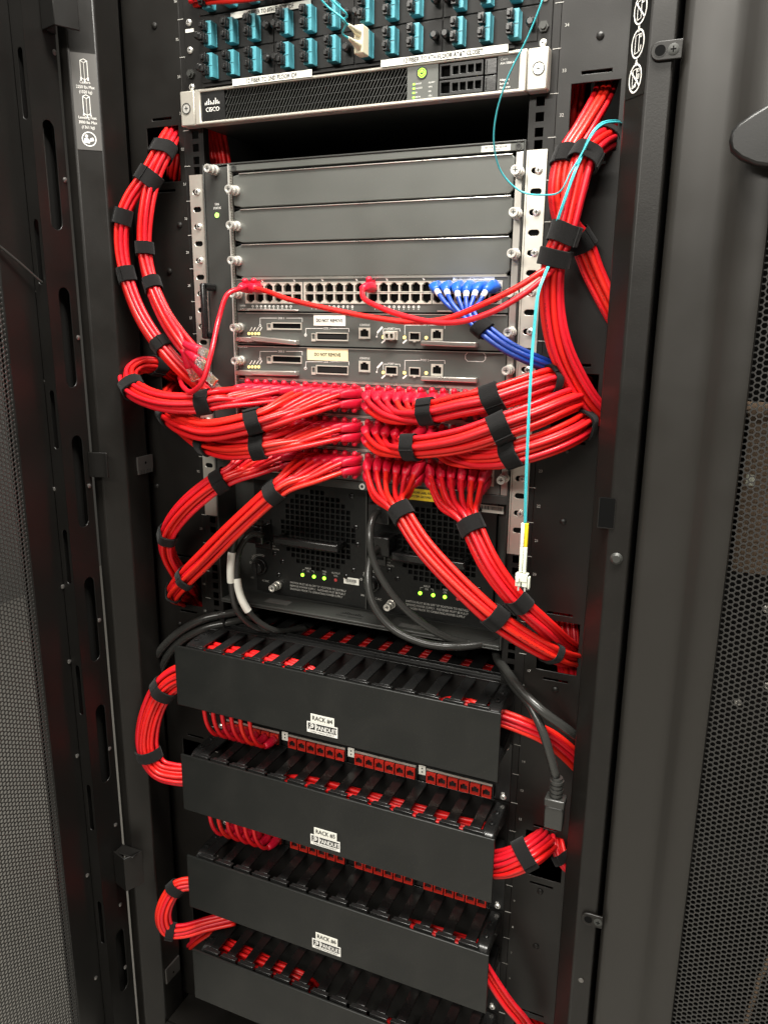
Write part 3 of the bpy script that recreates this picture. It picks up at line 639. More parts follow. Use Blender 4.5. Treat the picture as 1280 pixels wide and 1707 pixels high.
b = MB(front(-.0085)); b.box(.1862, .2108, z0 + .0038, z1 - .0038, .0, .0062); tp = part(b, 'name_panel', 'chassis', sa)
b = MB(front(-.0147)); b.text('Cisco', .1890, z1 - .0085, .0026); b.text('ASA 5500-X', .1890, z1 - .0125, .0022)
for i, t in enumerate(('Adaptive', 'Security', 'Appliance')): b.text(t, .1890, z0 + .0135 - i * .0038, .0022)
part(b, 'lettering', 'white', tp, smooth=0)
# ================================================================== CHASSIS SWITCH
sw = thing('network_switch', 'tall modular chassis switch with three blank slots, line cards and two power supplies', 'network switch', (0, 0, 17 * U))
zB, zTp = 17 * U + .001, 31 * U - .001
SL = [1.3650 - .0444 * i for i in range(10)]               # slot boundaries, top to bottom
b = MB(); b.box(-.2198, -.2178, -.0060, .44, zB, zTp); b.box(.2178, .2198, -.0060, .44, zB, zTp); b.box(-.2178, .2178, -.0055, .44, zTp - .002, zTp); b.box(-.2178, .2178, -.0075, .44, zB, zB + .002); b.box(-.2178, .2178, .43, .44, zB + .002, zTp - .002)
b.box(-.2178, .2178, .041, .043, zB + .002, SL[9]); b.box(-.2178, .2178, .004, .040, SL[9] - .010, SL[9] - .004)
part(b, 'chassis', 'chassis', sw, bev=.0006)
b = MB(front(-.0040)); b.box(-.1770, .2176, SL[0] + .0012, zTp - .0024, -.004, .0006); hd = part(b, 'top_fascia', 'card', sw, bev=.0008)
for x in (-.1700, .2115):
    b = MB(front(-.0046)); b.ring(x, 1.3705, .0022, .0040, 0, .0008, 18); b.m = 1; b.cyl(x, 1.3705, .0022, 0, .0003, 14); part(b, 'fascia_screw', ['chassis', 'ink'], hd)
b = MB(front(-.0046)); b.box(.168, .202, 1.3670, 1.3735, 0, .0004); p = part(b, 'serial_label', 'paper', hd, smooth=0)
b = MB(front(-.0051)); b.text('SN SMC1732008K', .1695, 1.3677, .0019, .0001); x = .172
while x < .197: w = random.uniform(.0003, .001); b.box(x, x + w, 1.3702, 1.3728, 0, .0001); x += w + random.uniform(.0004, .0009)
part(b, 'lettering', 'ink', p, smooth=0)
# fan tray
b = MB(front(-.0040)); b.box(-.2172, -.1792, SL[9] - .002, zTp - .004, -.004, .0010); ft = part(b, 'fan_tray', 'chassis', sw, bev=.0008)
q = Q(363, 359); b = MB(front(-.0050)); b.cyl(q[0], q[1], .0034, 0, .0008, 18); part(b, 'fan_light', 'softgreen', ft)
q = Q(363, 346); b = MB(front(-.0050)); b.text('FAN', q[0], q[1] + .0026, .0030, .0002, 'C', .8); b.text('STATUS', q[0], q[1] - .0022, .0030, .0002, 'C', .8)
for i in range(9): b.text(str(i + 1), -.1822, SL[i] - .0265, .0036, .0002, 'C', .9)
part(b, 'lettering', 'white', ft, smooth=0)
inst('thumbscrew', THUMB, ft, (-.1990, -.0050, 1.3690))
b = MB(front(-.0050)); h0, h1 = 1.150, 1.224
b.box(-.2120, -.2040, h1 - .010, h1, 0, .030); b.box(-.2120, -.2040, h0, h0 + .010, 0, .030); b.box(-.2120, -.2040, h0, h1, .022, .0305); part(b, 'handle', 'gloss', ft, bev=.0028)
# gasket between tray and cards
b = MB(front(-.004)); b.box(-.1785, -.1768, SL[9], SL[0] + .010, -.004, .0035); gk = part(b, 'card_gasket', 'bright', sw)
b = MB(front(-.004)); b.box(-.1764, -.1742, SL[9], SL[0], -.004, .0008); part(b, 'card_guide', 'silver', sw)
b = MB(front(-.0048))
for i in range(200): z = SL[9] + .001 + i * .001995; b.box(-.1762, -.1744, z, z + .0011, 0, .0004)
part(b, 'guide_holes', 'void', sw)
# right-hand edge strip
b = MB(front(-.0042)); b.box(.2090, .2174, SL[9], SL[0], -.004, 0); part(b, 'card_edge', 'lever', sw, bev=.0005)
# blank panels
for i in range(3):
    t, bt = SL[i] - .0018, SL[i + 1] + .0004
    b = MB(front(-.0034)); b.poly([(-.1725, bt + .003), (-.160, bt), (.2035, bt), (.2080, bt + .004), (.2080, t - .004), (.2035, t), (-.160, t), (-.1725, t - .003)], -.002, .0012)
    bp = part(b, 'blank_panel', 'card', sw, bev=.0010)
    b = MB(front(-.0034)); b.box(-.1620, .2055, t - .0012, t, .0013, .0030); part(b, 'panel_lip', 'lever', bp, bev=.0005)
    b = MB(front(-.0034)); b.box(-.1720, .2060, t + .0002, SL[i] + .0003, -.004, .0001); part(b, 'panel_gap', 'void', bp)
    inst('thumbscrew', THUMB, bp, (-.1680, -.0042, (t + bt) / 2)); inst('thumbscrew', THUMB, bp, (.2135, -.0042, (t + bt) / 2 + .0008))
# line cards: shielded jack blocks
PX0 = [-.1574, -.0664, .0248, .1122]; PP = .01445
def portx(i): return PX0[i // 6] + PP * (i % 6 + .5)
def jack():
    b = F0(); w, h = .0072, .0062
    b.plate(-w, w, -h, h, [(-.0061, .0061, -h + .0012, h - .0030), (-.0040, .0040, h - .0030, h - .0016), (-.0022, .0022, h - .0016, h - .0004)], -.010, 0)
    b.m = 1; b.box(-.0066, .0066, -h + .0006, h - .0002, -.0105, -.0060)
    b.m = 2
    for s in (-1, 1): b.box(s * .0044 - .0010, s * .0044 + .0010, -h + .0002, -h + .0012, .0001, .0004)
    return b
JACK = mesh_of(jack(), 'port', ['port', 'void', 'bright'])
JZ = (.0305, .0175)                                          # top and bottom row above the slot's lower boundary
def line_card(i, groups=4, row_label=True):
    bt, t = SL[i + 1] + .0004, SL[i] - .0018; zb = SL[i + 1]
    b = MB(front(-.0034)); holes = [(PX0[g] - .0012, PX0[g] + PP * 6 + .0012, zb + .0102, zb + .0378) for g in range(4)]
    b.plate(-.1725, .2080, bt, t, holes, -.0020, .0012); lc = part(b, 'line_card', 'card', sw)
    b = MB(front(-.0034))
    for g in range(4):
        x0, x1 = PX0[g] - .0010, PX0[g] + PP * 6 + .0010
        b.plate(x0, x1, zb + .0104, zb + .0376, [(x0 + .001, x1 - .001, zb + .0112, zb + .0368)], -.010, .0022)
    part(b, 'jack_frame', 'port', lc)
    for c in range(24):
        for r in (0, 1):
            o = inst('port', JACK, lc, (portx(c), -.0052, zb + JZ[r]))
            if r: o.rotation_euler = (0, math.pi, 0)
    b = MB(front(-.0034)); b.box(-.1720, .2060, t - .0010, t, .0013, .0026); b.box(-.1640, .2040, t + .0002, SL[i] + .0003, -.004, .0001); part(b, 'card_lip', 'lever', lc)
    b = MB(front(-.0046))
    for g in range(3):
        for k in range(10): b.ring(PX0[g] + .010 + k * .0066, zb + .0068, .0009, .0016, 0, .0002, 10); b.box(PX0[g] + .0096 + k * .0066, PX0[g] + .0104 + k * .0066, zb + .0032, zb + .0044, 0, .0002)
        for k in (1.8, 5.2): x = PX0[g] + PP * k; b.poly([(x - .0018, zb + .0412), (x + .0002, zb + .0412), (x + .0018, zb + .0394), (x + .0018, zb + .0386), (x, zb + .0386)], 0, .0002)
    b.text('STATUS', -.168, zb + .0064, .0018); part(b, 'lettering', 'white', lc, smooth=0)
    b = MB(front(-.0046)); b.text('48-PORT GIGABIT ETHERNET', -.166, zb + .0395, .0022, sx=.95); part(b, 'card_name', 'redink', lc, smooth=0)
    inst('thumbscrew', THUMB, lc, (-.1680, -.0042, zb + .0230)); inst('thumbscrew', THUMB, lc, (.2135, -.0042, zb + .0230))
    b = MB(front(-.0046)); b.poly([(-.169, zb + .0012), (-.150, zb + .0012), (-.075, zb + .0006), (-.075, zb + .0024), (-.150, zb + .0036), (-.163, zb + .0036)], .0, .004); part(b, 'ejector_lever', 'lever', lc, bev=.0005)
    b = MB(front(-.0046)); b.box(.120, .160, zb + .0010, zb + .0030, 0, .004); part(b, 'ejector_lever', 'lever', lc, bev=.0005)
    b = MB(front(-.0046)); x0, x1 = (.138, .190); b.box(x0, x1, zb + .0382, zb + .0420, 0, .0004); pl = part(b, 'card_label', 'paper', lc, smooth=0)
    b = MB(front(-.0051)); x = x0 + .003
    while x < x0 + .020: w = random.uniform(.0003, .0009); b.box(x, x + w, zb + .0388, zb + .0414, 0, .0001); x += w + random.uniform(.0003, .0008)
    b.text('SAL1522XF2H', x0 + .022, zb + .0390, .0020, .0001); part(b, 'lettering', 'ink', pl, smooth=0)
    return lc
for i in (3, 6, 7, 8): line_card(i)
# supervisors in slots 5 and 6
c1 = lambda x, y: Q(370 + .2109 * x, 440 + .2109 * y)
c2 = lambda x, y: Q(600 + .25 * x, 440 + .25 * y)
for i, dy1, dy2 in ((4, 0, 0), (5, 263, 235)):
    bt, t = SL[i + 1] + .0004, SL[i] - .0018; zb = SL[i + 1]
    b = MB(front(-.0034)); b.box(-.1725, .2080, bt, t, -.002, .0012); sv = part(b, 'supervisor_card', 'card', sw)
    b = MB(front(-.0034)); b.box(-.1720, .2060, t - .0010, t, .0013, .0028); part(b, 'card_lip', 'lever', sv)
    b = MB(front(-.0034)); b.box(-.1640, .2060, t + .0002, SL[i] + .0003, -.004, .0001); part(b, 'card_gap', 'void', sv)
    inst('thumbscrew', THUMB, sv, (-.1680, -.0042, zb + .0225)); inst('thumbscrew', THUMB, sv, (.2135, -.0042, zb + .0225))
    s1 = lambda x, y: c1(x, y + dy1); s2 = lambda x, y: c2(x, y + dy2)
    pr = MB(front(-.0046))                                     # white print
    def rect(f, x0, y0, x1, y1): p = f(x0, y1); q = f(x1, y0); return p[0], q[0], p[1], q[1]
    for (x0, y0, x1, y1, nm) in ((400, 465, 634, 517, 'disk_slot'), (750, 545, 1002, 605, 'disk_slot')):
        a0, a1, b0, b1 = rect(s1, x0, y0, x1, y1)
        b = MB(front(-.0046)); b.plate(a0, a1, b0, b1, [(a0 + .0016, a1 - .0010, b0 + .0016, b1 - .0012)], -.001, .0016); b.m = 1; b.box(a0 + .001, a1 - .0008, b0 + .001, b1 - .001, -.0005, .0002)
        if x0 > 700: b.m = 2; b.box(a0 + .003, a1 - .002, b0 + .0030, b1 - .0028, .0002, .0010)
        part(b, nm, ['port', 'void', 'black'], sv)
        e0, e1, f0, f1 = rect(s1, x0 - 38, y0 + 5, x0 - 6, y1 + 6)
        b = MB(front(-.0046)); b.plate(e0, e1, f0, f1, [(e0 + .0008, e1 - .0008, f0 + .0032, f1 - .0008)], -.001, .0010); part(b, 'eject_button', 'port', sv)
    for pts in ([(305, 478), (305, 428), (438, 428)], [(512, 428), (637, 428), (637, 456)], [(665, 550), (665, 510), (800, 510)], [(862, 510), (1005, 510), (1005, 535)]):
        pr.stroke([s1(*p) for p in pts], .0006, .0, .0002)
    for (x, y) in ((305, 488), (663, 562)): q = s1(x, y); pr.ring(q[0], q[1], .0011, .0019, 0, .0002, 12)
    q = s1(472, 436); pr.text('DISK 0', q[0], q[1], .0026, .0002, 'C', .9); q = s1(832, 518); pr.text('DISK 1', q[0], q[1], .0026, .0002, 'C', .9)
    q = s1(1130, 490); pr.text('CONSOLE', q[0], q[1], .0026, .0002, 'C', .85)
    for k in range(4):
        q = s1(217 + 26 * k, 550); b = MB(front(-.0046)); b.cyl(q[0], q[1], .0020, 0, .0008, 12); part(b, 'indicator_light', 'amber', sv)
        p = s1(225 + 26 * k, 527); q = s1(240 + 26 * k, 503); pr.stroke([p, q], .0011, 0, .0002)
    q = s1(130, 660); pr.text('WS-SUP720-3B', q[0], q[1], .0020, .0002, 'L', .85)
    # jacks
    def small_jack(f, x0, y0, x1, y1):
        a0, a1, b0, b1 = rect(f, x0, y0, x1, y1); w, h = (a1 - a0) / 2, (b1 - b0) / 2; b = MB(front(-.0046)); cx, cz = (a0 + a1) / 2, (b0 + b1) / 2
        b.plate(a0, a1, b0, b1, [(cx - w * .72, cx + w * .72, cz - h * .62, cz + h * .52), (cx - w * .34, cx + w * .34, cz + h * .52, cz + h * .78)], -.001, .0014); b.m = 1; b.box(a0 + .0008, a1 - .0008, b0 + .0008, b1 - .0008, -.0005, .0003)
        b.m = 2
        for s in (-1, 1): b.box(cx + s * w * .6 - .0012, cx + s * w * .6 + .0012, b0 + .0006, b0 + .0022, .0015, .0018)
        part(b, 'network_port', ['port', 'void', 'bright'], sv)
    small_jack(s1, 1086, 505, 1175, 590); small_jack(s2, 476, 434, 556, 510)
    def cage(x0, y0, x1, y1, module=False):
        a0, a1, b0, b1 = rect(s2, x0, y0, x1, y1); b = MB(front(-.0046))
        b.plate(a0, a1, b0, b1, [(a0 + .0012, a1 - .0012, b0 + .0018, b1 - .0012)], -.001, .0016); b.m = 1; b.box(a0 + .001, a1 - .001, b0 + .001, b1 - .001, -.0005, .0003); b.m = 0
        b.box((a0 + a1) / 2 - .0016, (a0 + a1) / 2 + .0016, b0 - .0014, b0 + .0010, .0, .0020)
        if module:
            c = (a0 + a1) / 2; b.plate(a0 + .0008, a1 - .0008, b0 + .0004, b1 - .0006, [(a0 + .003, c - .0012, b0 + .0024, b1 - .003), (c + .0012, a1 - .003, b0 + .0024, b1 - .003)], .0005, .0090)
        part(b, 'fiber_port' if not module else 'transceiver', ['port', 'void'], sv)
    cage(172, 448, 254, 505, i == 4); cage(330, 455, 405, 513)
    for x, y in ((157, 488), (298, 490), (443, 492)):
        q = s2(x, y); b = MB(front(-.0046)); b.cyl(q[0], q[1], .0022, 0, .0008, 12); part(b, 'indicator_light', 'amber', sv)
        if x < 400: p = s2(x - 8, y + 36); q = s2(x + 10, y + 20); pr.stroke([p, q], .0020, 0, .0002)
    p = s2(120, 455); q = s2(147, 425); pr.stroke([p, q], .0024, 0, .0002); q = s2(113, 485); pr.cyl(q[0], q[1], .0012, 0, .0002, 10); pr.stroke([s2(113, 482), s2(120, 460)], .0006, 0, .0002)
    for pts in ([(157, 470), (157, 433), (185, 433)], [(240, 433), (268, 433), (268, 448)], [(300, 470), (300, 408), (400, 408)], [(465, 408), (566, 408), (566, 430)]): pr.stroke([s2(*p) for p in pts], .0006, 0, .0002)
    q = s2(213, 438); pr.text('PORT 1', q[0], q[1], .0026, .0002, 'C', .9); q = s2(432, 413); pr.text('PORT 2', q[0], q[1], .0026, .0002, 'C', .9)
    if i == 5:
        a0, a1, b0, b1 = rect(c2, 702, 593, 838, 648); pr.stroke([(a0 + .003, b0), (a1 - .003, b0), (a1, b0 + .003), (a1, b1 - .003), (a1 - .003, b1), (a0 + .003, b1), (a0, b1 - .003), (a0, b0 + .003)], .0006, 0, .0002, True)
    part(pr, 'lettering', 'white', sv, smooth=0)
    # levers
    b = MB(front(-.0046))
    L0 = [s1(262, 568), s1(615, 604), s1(617, 640), s1(262, 606)] if i == 4 else [s1(258, 577), s1(612, 582), s1(616, 620), s1(258, 612)]
    b.poly(L0[::-1], .0, .010); part(b, 'ejector_lever', 'lever', sv, bev=.0009); b = MB(front(-.0046)); p = s1(130, 612); q = s1(258, 578); b.box(p[0], q[0], p[1], q[1], 0, .006); part(b, 'lever_pivot', 'lever', sv, bev=.0009)
    b = MB(front(-.0046)); L0 = [s2(425, 510), s2(790, 522), s2(790, 555), s2(425, 540)]; b.poly(L0[::-1], .002, .010); part(b, 'ejector_lever', 'lever', sv, bev=.0009)
    # paper label
    a0, a1, b0, b1 = rect(c1, 729, 404, 978, 487) if i == 4 else rect(c1, 678, 673, 1000, 758)
    strip(a0, a1, b0, b1, -.0048, 'DO NOT REMOVE', m='paper' if i == 4 else 'cream', par=sv, sx=.80, h=.0042, name='warning_label')
# power supplies
b = MB(front(-.004)); b.box(-.1770, .2176, SL[9] - .0120, SL[9] - .0004, -.006, .0004); mid = part(b, 'lower_fascia', 'chassis', sw, bev=.0006)
q = Q(604, 811); b = MB(front(-.0044)); b.ring(q[0], q[1], .0022, .0044, 0, .0010, 18); b.m = 1; b.cyl(q[0], q[1], .0022, 0, .0003, 12); part(b, 'ground_screw', ['bright', 'ink'], mid)
pz0, pz1 = .7700, .9500
for k, x0 in enumerate((-.1770, .0110)):
    x1 = x0 + .1855; dx = x0 + .1770
    b = MB(front(.030)); gc, gz, gR = -.0700 + dx, .8765, .0600
    holes = [(gc + i * .0083 - .0031, gc + i * .0083 + .0031, gz + j * .0083 - .0031, gz + j * .0083 + .0031) for i in range(-7, 8) for j in range(-7, 8) if math.hypot(i * .0083, j * .0083) < gR and not (j in (-1, -2) and False)]
    b.plate(x0, x1, pz0, pz1, holes, -.001, .0005); ps = part(b, 'power_supply', 'psu', sw)
    b = MB(); b.box(x0, x1, .0335, .040, pz0, pz1); part(b, 'supply_interior', 'void', ps)
    b = MB(front(.0294)); xa, xb = -.1305 + dx, -.0230 + dx; hz_ = .8630
    b.box(xa, xa + .010, hz_ - .006, hz_ + .006, 0, .026); b.box(xb - .010, xb, hz_ - .006, hz_ + .006, 0, .026); b.box(xa, xb, hz_ - .0065, hz_ + .0065, .020, .0285); part(b, 'handle', 'gloss', ps, bev=.0032)
    b = MB(front(.0294)); kx, kz = -.1690 + dx, .8100
    b.cyl(kx, kz, .0125, 0, .006, 20); b.cyl(kx, kz, .0105, .006, .014, 20, r1=.0090); b.box(kx - .0018, kx + .0018, kz - .010, kz + .010, .014, .0165); part(b, 'rotary_switch', 'gloss', ps, bev=.0006)
    b = MB(front(.0294)); b.plate(-.1770 + dx + .002, -.1480 + dx, .8400, .8860, [(-.1720 + dx, -.1510 + dx, .8480, .8780)], 0, .004); part(b, 'power_inlet', 'gloss', ps)
    pr = MB(front(.0295))
    T = [2.6 + .3 * i for i in range(5)][::-1]
    for r in (.0165, .0185): pr.stroke([(kx + r * math.cos(t), kz + r * math.sin(t)) for t in [1.2 + i * .2 for i in range(8)]], .0005, 0, .0002)
    pr.ring(kx - .0185, kz + .003, .0012, .0019, 0, .0002, 12); pr.text('RUN', kx - .012, kz + .0135, .0024, .0002, 'C', .8, .6); pr.text('600', kx - .016, kz - .0225, .0030, .0002, 'C', .85); pr.text('AC-INC.', kx + .008, kz - .0245, .0030, .0002, 'C', .85)
    for i, t in enumerate(('IN', '100-240V~', '16A', '50/60Hz')): pr.text(t, -.1475 + dx, .8520 - i * .0044, .0027, .0002, 'L', .85)
    for i, t in enumerate(('100-240V~', '10A', '50/60Hz')): pr.text(t, -.1475 + dx, .9190 - i * .0042, .0027, .0002, 'L', .85)
    pr.text('INPUT', -.0865 + dx, .8158, .0028, .0002, 'C', .9); pr.text('OK', -.0865 + dx, .8116, .0028, .0002, 'C', .9); pr.text('FAN', -.0595 + dx, .8150, .0028, .0002, 'C', .9); pr.text('OK', -.0595 + dx, .8110, .0028, .0002, 'C', .9); pr.text('OUTPUT', -.0405 + dx, .8150, .0028, .0002, 'C', .9); pr.text('FAIL', -.0405 + dx, .8110, .0028, .0002, 'C', .9)
    pr.stroke([(-.0960 + dx, .8115), (-.0960 + dx, .8145), (-.0925 + dx, .8145)], .0004, 0, .0002); pr.stroke([(-.0770 + dx, .8115), (-.0770 + dx, .8145), (-.0805 + dx, .8145)], .0004, 0, .0002)
    for i, t in enumerate(('SWITCH MUST BE IN OFF "O" POSITION TO INSTALL/', 'REMOVE POWER SUPPLY.  FASTENER MUST BE FULLY', 'ENGAGED PRIOR TO OPERATING POWER SUPPLY')): pr.text(t, -.1180 + dx, .7895 - i * .0050, .0032, .0002, 'L', .86)
    part(pr, 'lettering', 'greyink', ps, smooth=0)
    for lx in (-.0960, -.0766, -.0595): b = MB(front(.0294)); b.cyl(lx + dx, .8060, .0026, 0, .0012, 14); part(b, 'indicator_light', 'green', ps)
    b = MB(front(.0294)); b.cyl(-.0405 + dx, .8060, .0024, 0, .0010, 14); part(b, 'indicator_light', 'redink', ps)
    b = MB(front(.0294)); b.box(-.0275 + dx, -.0030 + dx, .8030, .8130, 0, .0004); pl = part(b, 'barcode_label', 'paper', ps, smooth=0)
    b = MB(front(.0289)); x = -.0235 + dx
    while x < -.0070 + dx: w = random.uniform(.0004, .0014); b.box(x, x + w, .8062, .8108, 0, .0002); x += w + random.uniform(.0005, .001)
    b.text('DCA1535X07K', -.0220 + dx, .8040, .0014, .0001); part(b, 'lettering', 'ink', pl, smooth=0)
    for (sx_, sz) in ((-.1440, .8330), (-.1310, .8220), (-.1380, .8000), (-.0080, .8900), (-.0120, .8250), (-.0240, .8140), (-.0150, .9350), (-.0055, .8650)): inst('screw', SCREWB, ps, (sx_ + dx, .0294, sz))
    inst('thumbscrew', THUMB, ps, (-.1385 + dx, .0290, .7840)); 
b = MB(front(.0290)); b.box(.0088, .0106, pz0, pz1, 0, .003); part(b, 'supply_divider', 'chassis', sw)
# floor of the bay, sticking out in front, with its stickers and lettering
b = MB(); b.box(-.2176, .2176, -.0070, .040, zB + .0022, zB + .0062); fl = part(b, 'bay_floor', 'chassis', sw, bev=.0012)
zf = zB + .0063; FF = Frame((0, 0, zf), (1, 0, 0), (0, 1, 0), (0, 0, 1))
b = MB(FF); b.box(-.150, -.110, .006, .022, 0, .0003); b.box(.070, .110, .002, .014, 0, .0003); part(b, 'old_sticker', 'sticker', fl)
b = MB(FF); b.text('Cisco Systems', -.0280, .0025, .0050, .0002, 'L', 1.0); b.box(-.0250, .0120, .0120, .0128, 0, .0002)
for i in range(9): h = (.004, .007, .010, .007, .004)[i % 5] * .6; b.box(-.022 + i * .0034, -.0206 + i * .0034, .0135, .0135 + h, 0, .0002)
part(b, 'lettering', 'void', fl, smooth=0)
# yellow and barcode labels
a0, a1, b0, b1 = .0850, .1215, .9478, .9630
b = MB(front(-.0050)); b.box(a0, a1, b0, b1, 0, .0005); yl = part(b, 'warning_label', 'yellow', sw, smooth=0)
b = MB(front(-.0055)); b.text('REMOVE LABEL FOR', (a0 + a1) / 2, b0 + .0088, .0030, .0002, 'C', .80, bold=.00012); b.text('SYSTEM GROUND', (a0 + a1) / 2, b0 + .0036, .0030, .0002, 'C', .82, bold=.00012); part(b, 'lettering', 'ink', yl, smooth=0)
p = A(795, 845, .0294); b = MB(front(.0294)); b.box(p[0], p[0] + .036, p[2] - .006, p[2] + .004, 0, .0004); pl = part(b, 'barcode_label', 'paper', sw, smooth=0)
b = MB(front(.0289)); x = p[0] + .002
while x < p[0] + .034: w = random.uniform(.0004, .0014); b.box(x, x + w, p[2] - .002, p[2] + .003, 0, .0002); x += w + random.uniform(.0004, .001)
part(b, 'lettering', 'ink', pl, smooth=0)
# silver ears
for s in (-1, 1):
    x0, x1 = (.2230, .2438) if s > 0 else (-.2440, -.2235)
    z0, z1 = 20 * U + .001, 1.3660
    b = MB(front(0)); holes = []; zs_ = [1.3440 - .02222 * i for i in range(21)]; c = .2332 * s
    zs_ = [z for z in zs_ if z > z0 + .01]
    zz = [z1] + [(zs_[i] + zs_[i + 1]) / 2 for i in range(len(zs_) - 1)] + [z0]
    for i, z in enumerate(zs_):
        hole = [(c + .0030 + .0034 * math.cos(t), z + .0034 * math.sin(t)) for t in [-math.pi / 2 + math.pi * j / 6 for j in range(7)]] + [(c - .0030 + .0034 * math.cos(t), z + .0034 * math.sin(t)) for t in [math.pi / 2 + math.pi * j / 6 for j in range(7)]]
        b.cell(x0, x1, zz[i + 1], zz[i], hole, .0004, .0024)
    er = part(b, 'mounting_ear', 'silver', sw, bev=.0004)
    b = MB(); xa = .2205 if s > 0 else -.2225; b.box(xa, xa + .002, -.0026, .05, z0, z1); part(b, 'ear_flange', 'silver', sw)
    b = MB(front(-.0003)); b.box(c - .0068, c + .0068, z0 + .004, z1 - .004, -.0002, .0001); part(b, 'ear_backing', 'void', er)
    for i, z in enumerate(zs_):
        if i % 2 == 0: inst('screw', SCREW, er, (c + .0022, -.0024, z))

# ================================================================== CABLE MANAGERS AND PATCH PANELS
def finger():
    b = MB(); b.box(-.0074, .0074, -.0720, -.0035, -.0040, -.0012); b.box(-.0135, .0135, -.0790, -.0722, -.0040, -.0012); b.box(-.0140, .0140, -.0815, -.0790, -.0090, .0008); b.box(-.0030, .0030, -.0700, -.0040, -.0090, -.0040); return b
FING = mesh_of(finger(), 'finger', 'gloss')
def manager(n, ztop, word):
    t = thing('cable_manager', word, 'cable manager', (0, 0, ztop - 2 * U))
    z0, z1 = ztop - 2 * U, ztop
    b = MB(front(-.0865)); b.box(-.2455, .2450, z0 - .0050, z1 + .0012, 0, .0036); cv = part(b, 'cover', 'cover', t, bev=.0009)
    b = MB(); b.box(-.2425, .2430, -.0862, -.0825, z1 - .0090, z1 - .0040); b.box(-.2425, .2430, -.0862, -.0825, z0 - .002, z0 + .003); part(b, 'cover_clips', 'gloss', cv)
    b = MB(); b.box(-.2410, .2410, -.0030, .0, z0 + .001, z1 - .0005); part(b, 'back_plate', 'dark', t)
    b = MB(); b.box(-.2205, .2205, -.0034, .0080, z1 - .0035, z1 - .0010); b.box(-.2205, .2205, .0085, .0105, z1 - .006, z1 + .0022); b.box(-.2205, .2205, .0190, .0210, z1 - .006, z1 + .0016); b.box(-.2205, .2205, .0105, .0190, z1 - .0060, z1 - .0040); part(b, 'top_rail', 'gloss', t, bev=.0004)
    for i in range(14):
        x = -.2160 + i * .03305
        if x > .223: break
        inst('finger', FING, t, (x, 0, z1), bev=.0006); o = inst('finger', FING, t, (x, 0, z0)); o.rotation_euler = (0, math.pi, 0)
    for s in (-1, 1):                                            # moulded end brackets, rounded at the front
        xs = sorted((.2225 * s, .2400 * s)); fr = Frame((0, 0, 0), (0, 1, 0), (0, 0, 1), (1, 0, 0)); b = MB(fr)
        b.poly([(-.0035, z1 - .030), (-.0035, z1 - .0010), (-.0500, z1 - .0010), (-.066, z1 - .0030), (-.076, z1 - .0085), (-.0805, z1 - .017), (-.0800, z1 - .024), (-.060, z1 - .018), (-.036, z1 - .020)][::-1], xs[0], xs[1])
        b.poly([(-.0035, z0 + .002), (-.0035, z0 + .030), (-.036, z0 + .020), (-.060, z0 + .018), (-.0800, z0 + .024), (-.0805, z0 + .012), (-.070, z0 + .003)][::-1], xs[0], xs[1])
        e = part(b, 'end_bracket', 'gloss', t, bev=.0025)
        for (sy, ) in ((-.030,), (-.055,)):
            me_ = SCREWB; o = inst('screw', me_, e, (.2315 * s, sy, z1 - .0012)); o.rotation_euler = (-math.pi / 2, 0, 0)
    fr = front(-.0902)
    if n is not None:
        q0 = {4: (512, 1209), 5: (518, 1401), 6: (521, 1581)}[n]; xl, zl = A(q0[0], q0[1], -.0902)[0], z0 + .0120
        b = MB(fr); b.box(xl, xl + .0470, zl - .0090, zl + .0070, 0, .0004); lg = part(b, 'brand_label', 'white', t, smooth=0)
        b = MB(front(-.0906)); b.box(xl + .0018, xl + .0126, zl - .0042, zl + .0056, 0, .0001); b.box(xl + .0142, xl + .0456, zl - .0042, zl + .0056, 0, .0001); b.text('CABLE MANAGEMENT', xl + .0235, zl - .0080, .0026, .0001, 'C', 1.02); part(b, 'brand_ground', 'ink', lg, smooth=0)
        b = MB(front(-.0907)); b.text('PANDUIT', xl + .0299, zl - .0030, .0068, .0002, 'C', .80); b.text('PANDUIT', xl + .0303, zl - .0030, .0068, .00022, 'C', .80)
        b.ring(xl + .0074, zl + .0016, .0014, .0034, .0001, .0002, 20); b.cyl(xl + .0070, zl + .0016, .0022, .0001, .0002, 16); b.box(xl + .0040, xl + .0054, zl - .0040, zl + .002, .0001, .0002); part(b, 'brand_print', 'white', lg, smooth=0)
        b = MB(fr); b.box(xl + .0060, xl + .0420, zl + .0074, zl + .0196, 0, .0005); rl = part(b, 'rack_label', 'paper', t, smooth=0)
        b = MB(front(-.0907)); b.text('RACK #%d' % n, xl + .0240, zl + .0110, .0064, .0002, 'C', .86, bold=.00022); part(b, 'lettering', 'ink', rl, smooth=0)
    return t
def keystone():
    b = F0(); w, h = .0070, .0082
    b.plate(-w, w, -h, h, [(-.0052, .0052, -.0055, .0030), (-.0022, .0022, .0030, .0050)], 0, .0030); b.box(-w + .0006, w - .0006, -h + .0006, h - .0006, -.012, -.0100)
    b.m = 1; b.box(-.0050, .0050, -.0052, .0028, -.0098, -.0094)
    b.m = 0; b.box(-w, -.0052, -h, h, -.010, 0); b.box(.0052, w, -h, h, -.010, 0); b.box(-.0052, .0052, -h, -.0055, -.010, 0); b.box(-.0052, .0052, .0050, h, -.010, 0)
    return b
KEY = mesh_of(keystone(), 'jack', ['jack', 'void'])
GX = [-.2170, -.1040, .0088, .1215]
def patchx(c): return GX[c // 6] + .01625 * (c % 6 + .5)
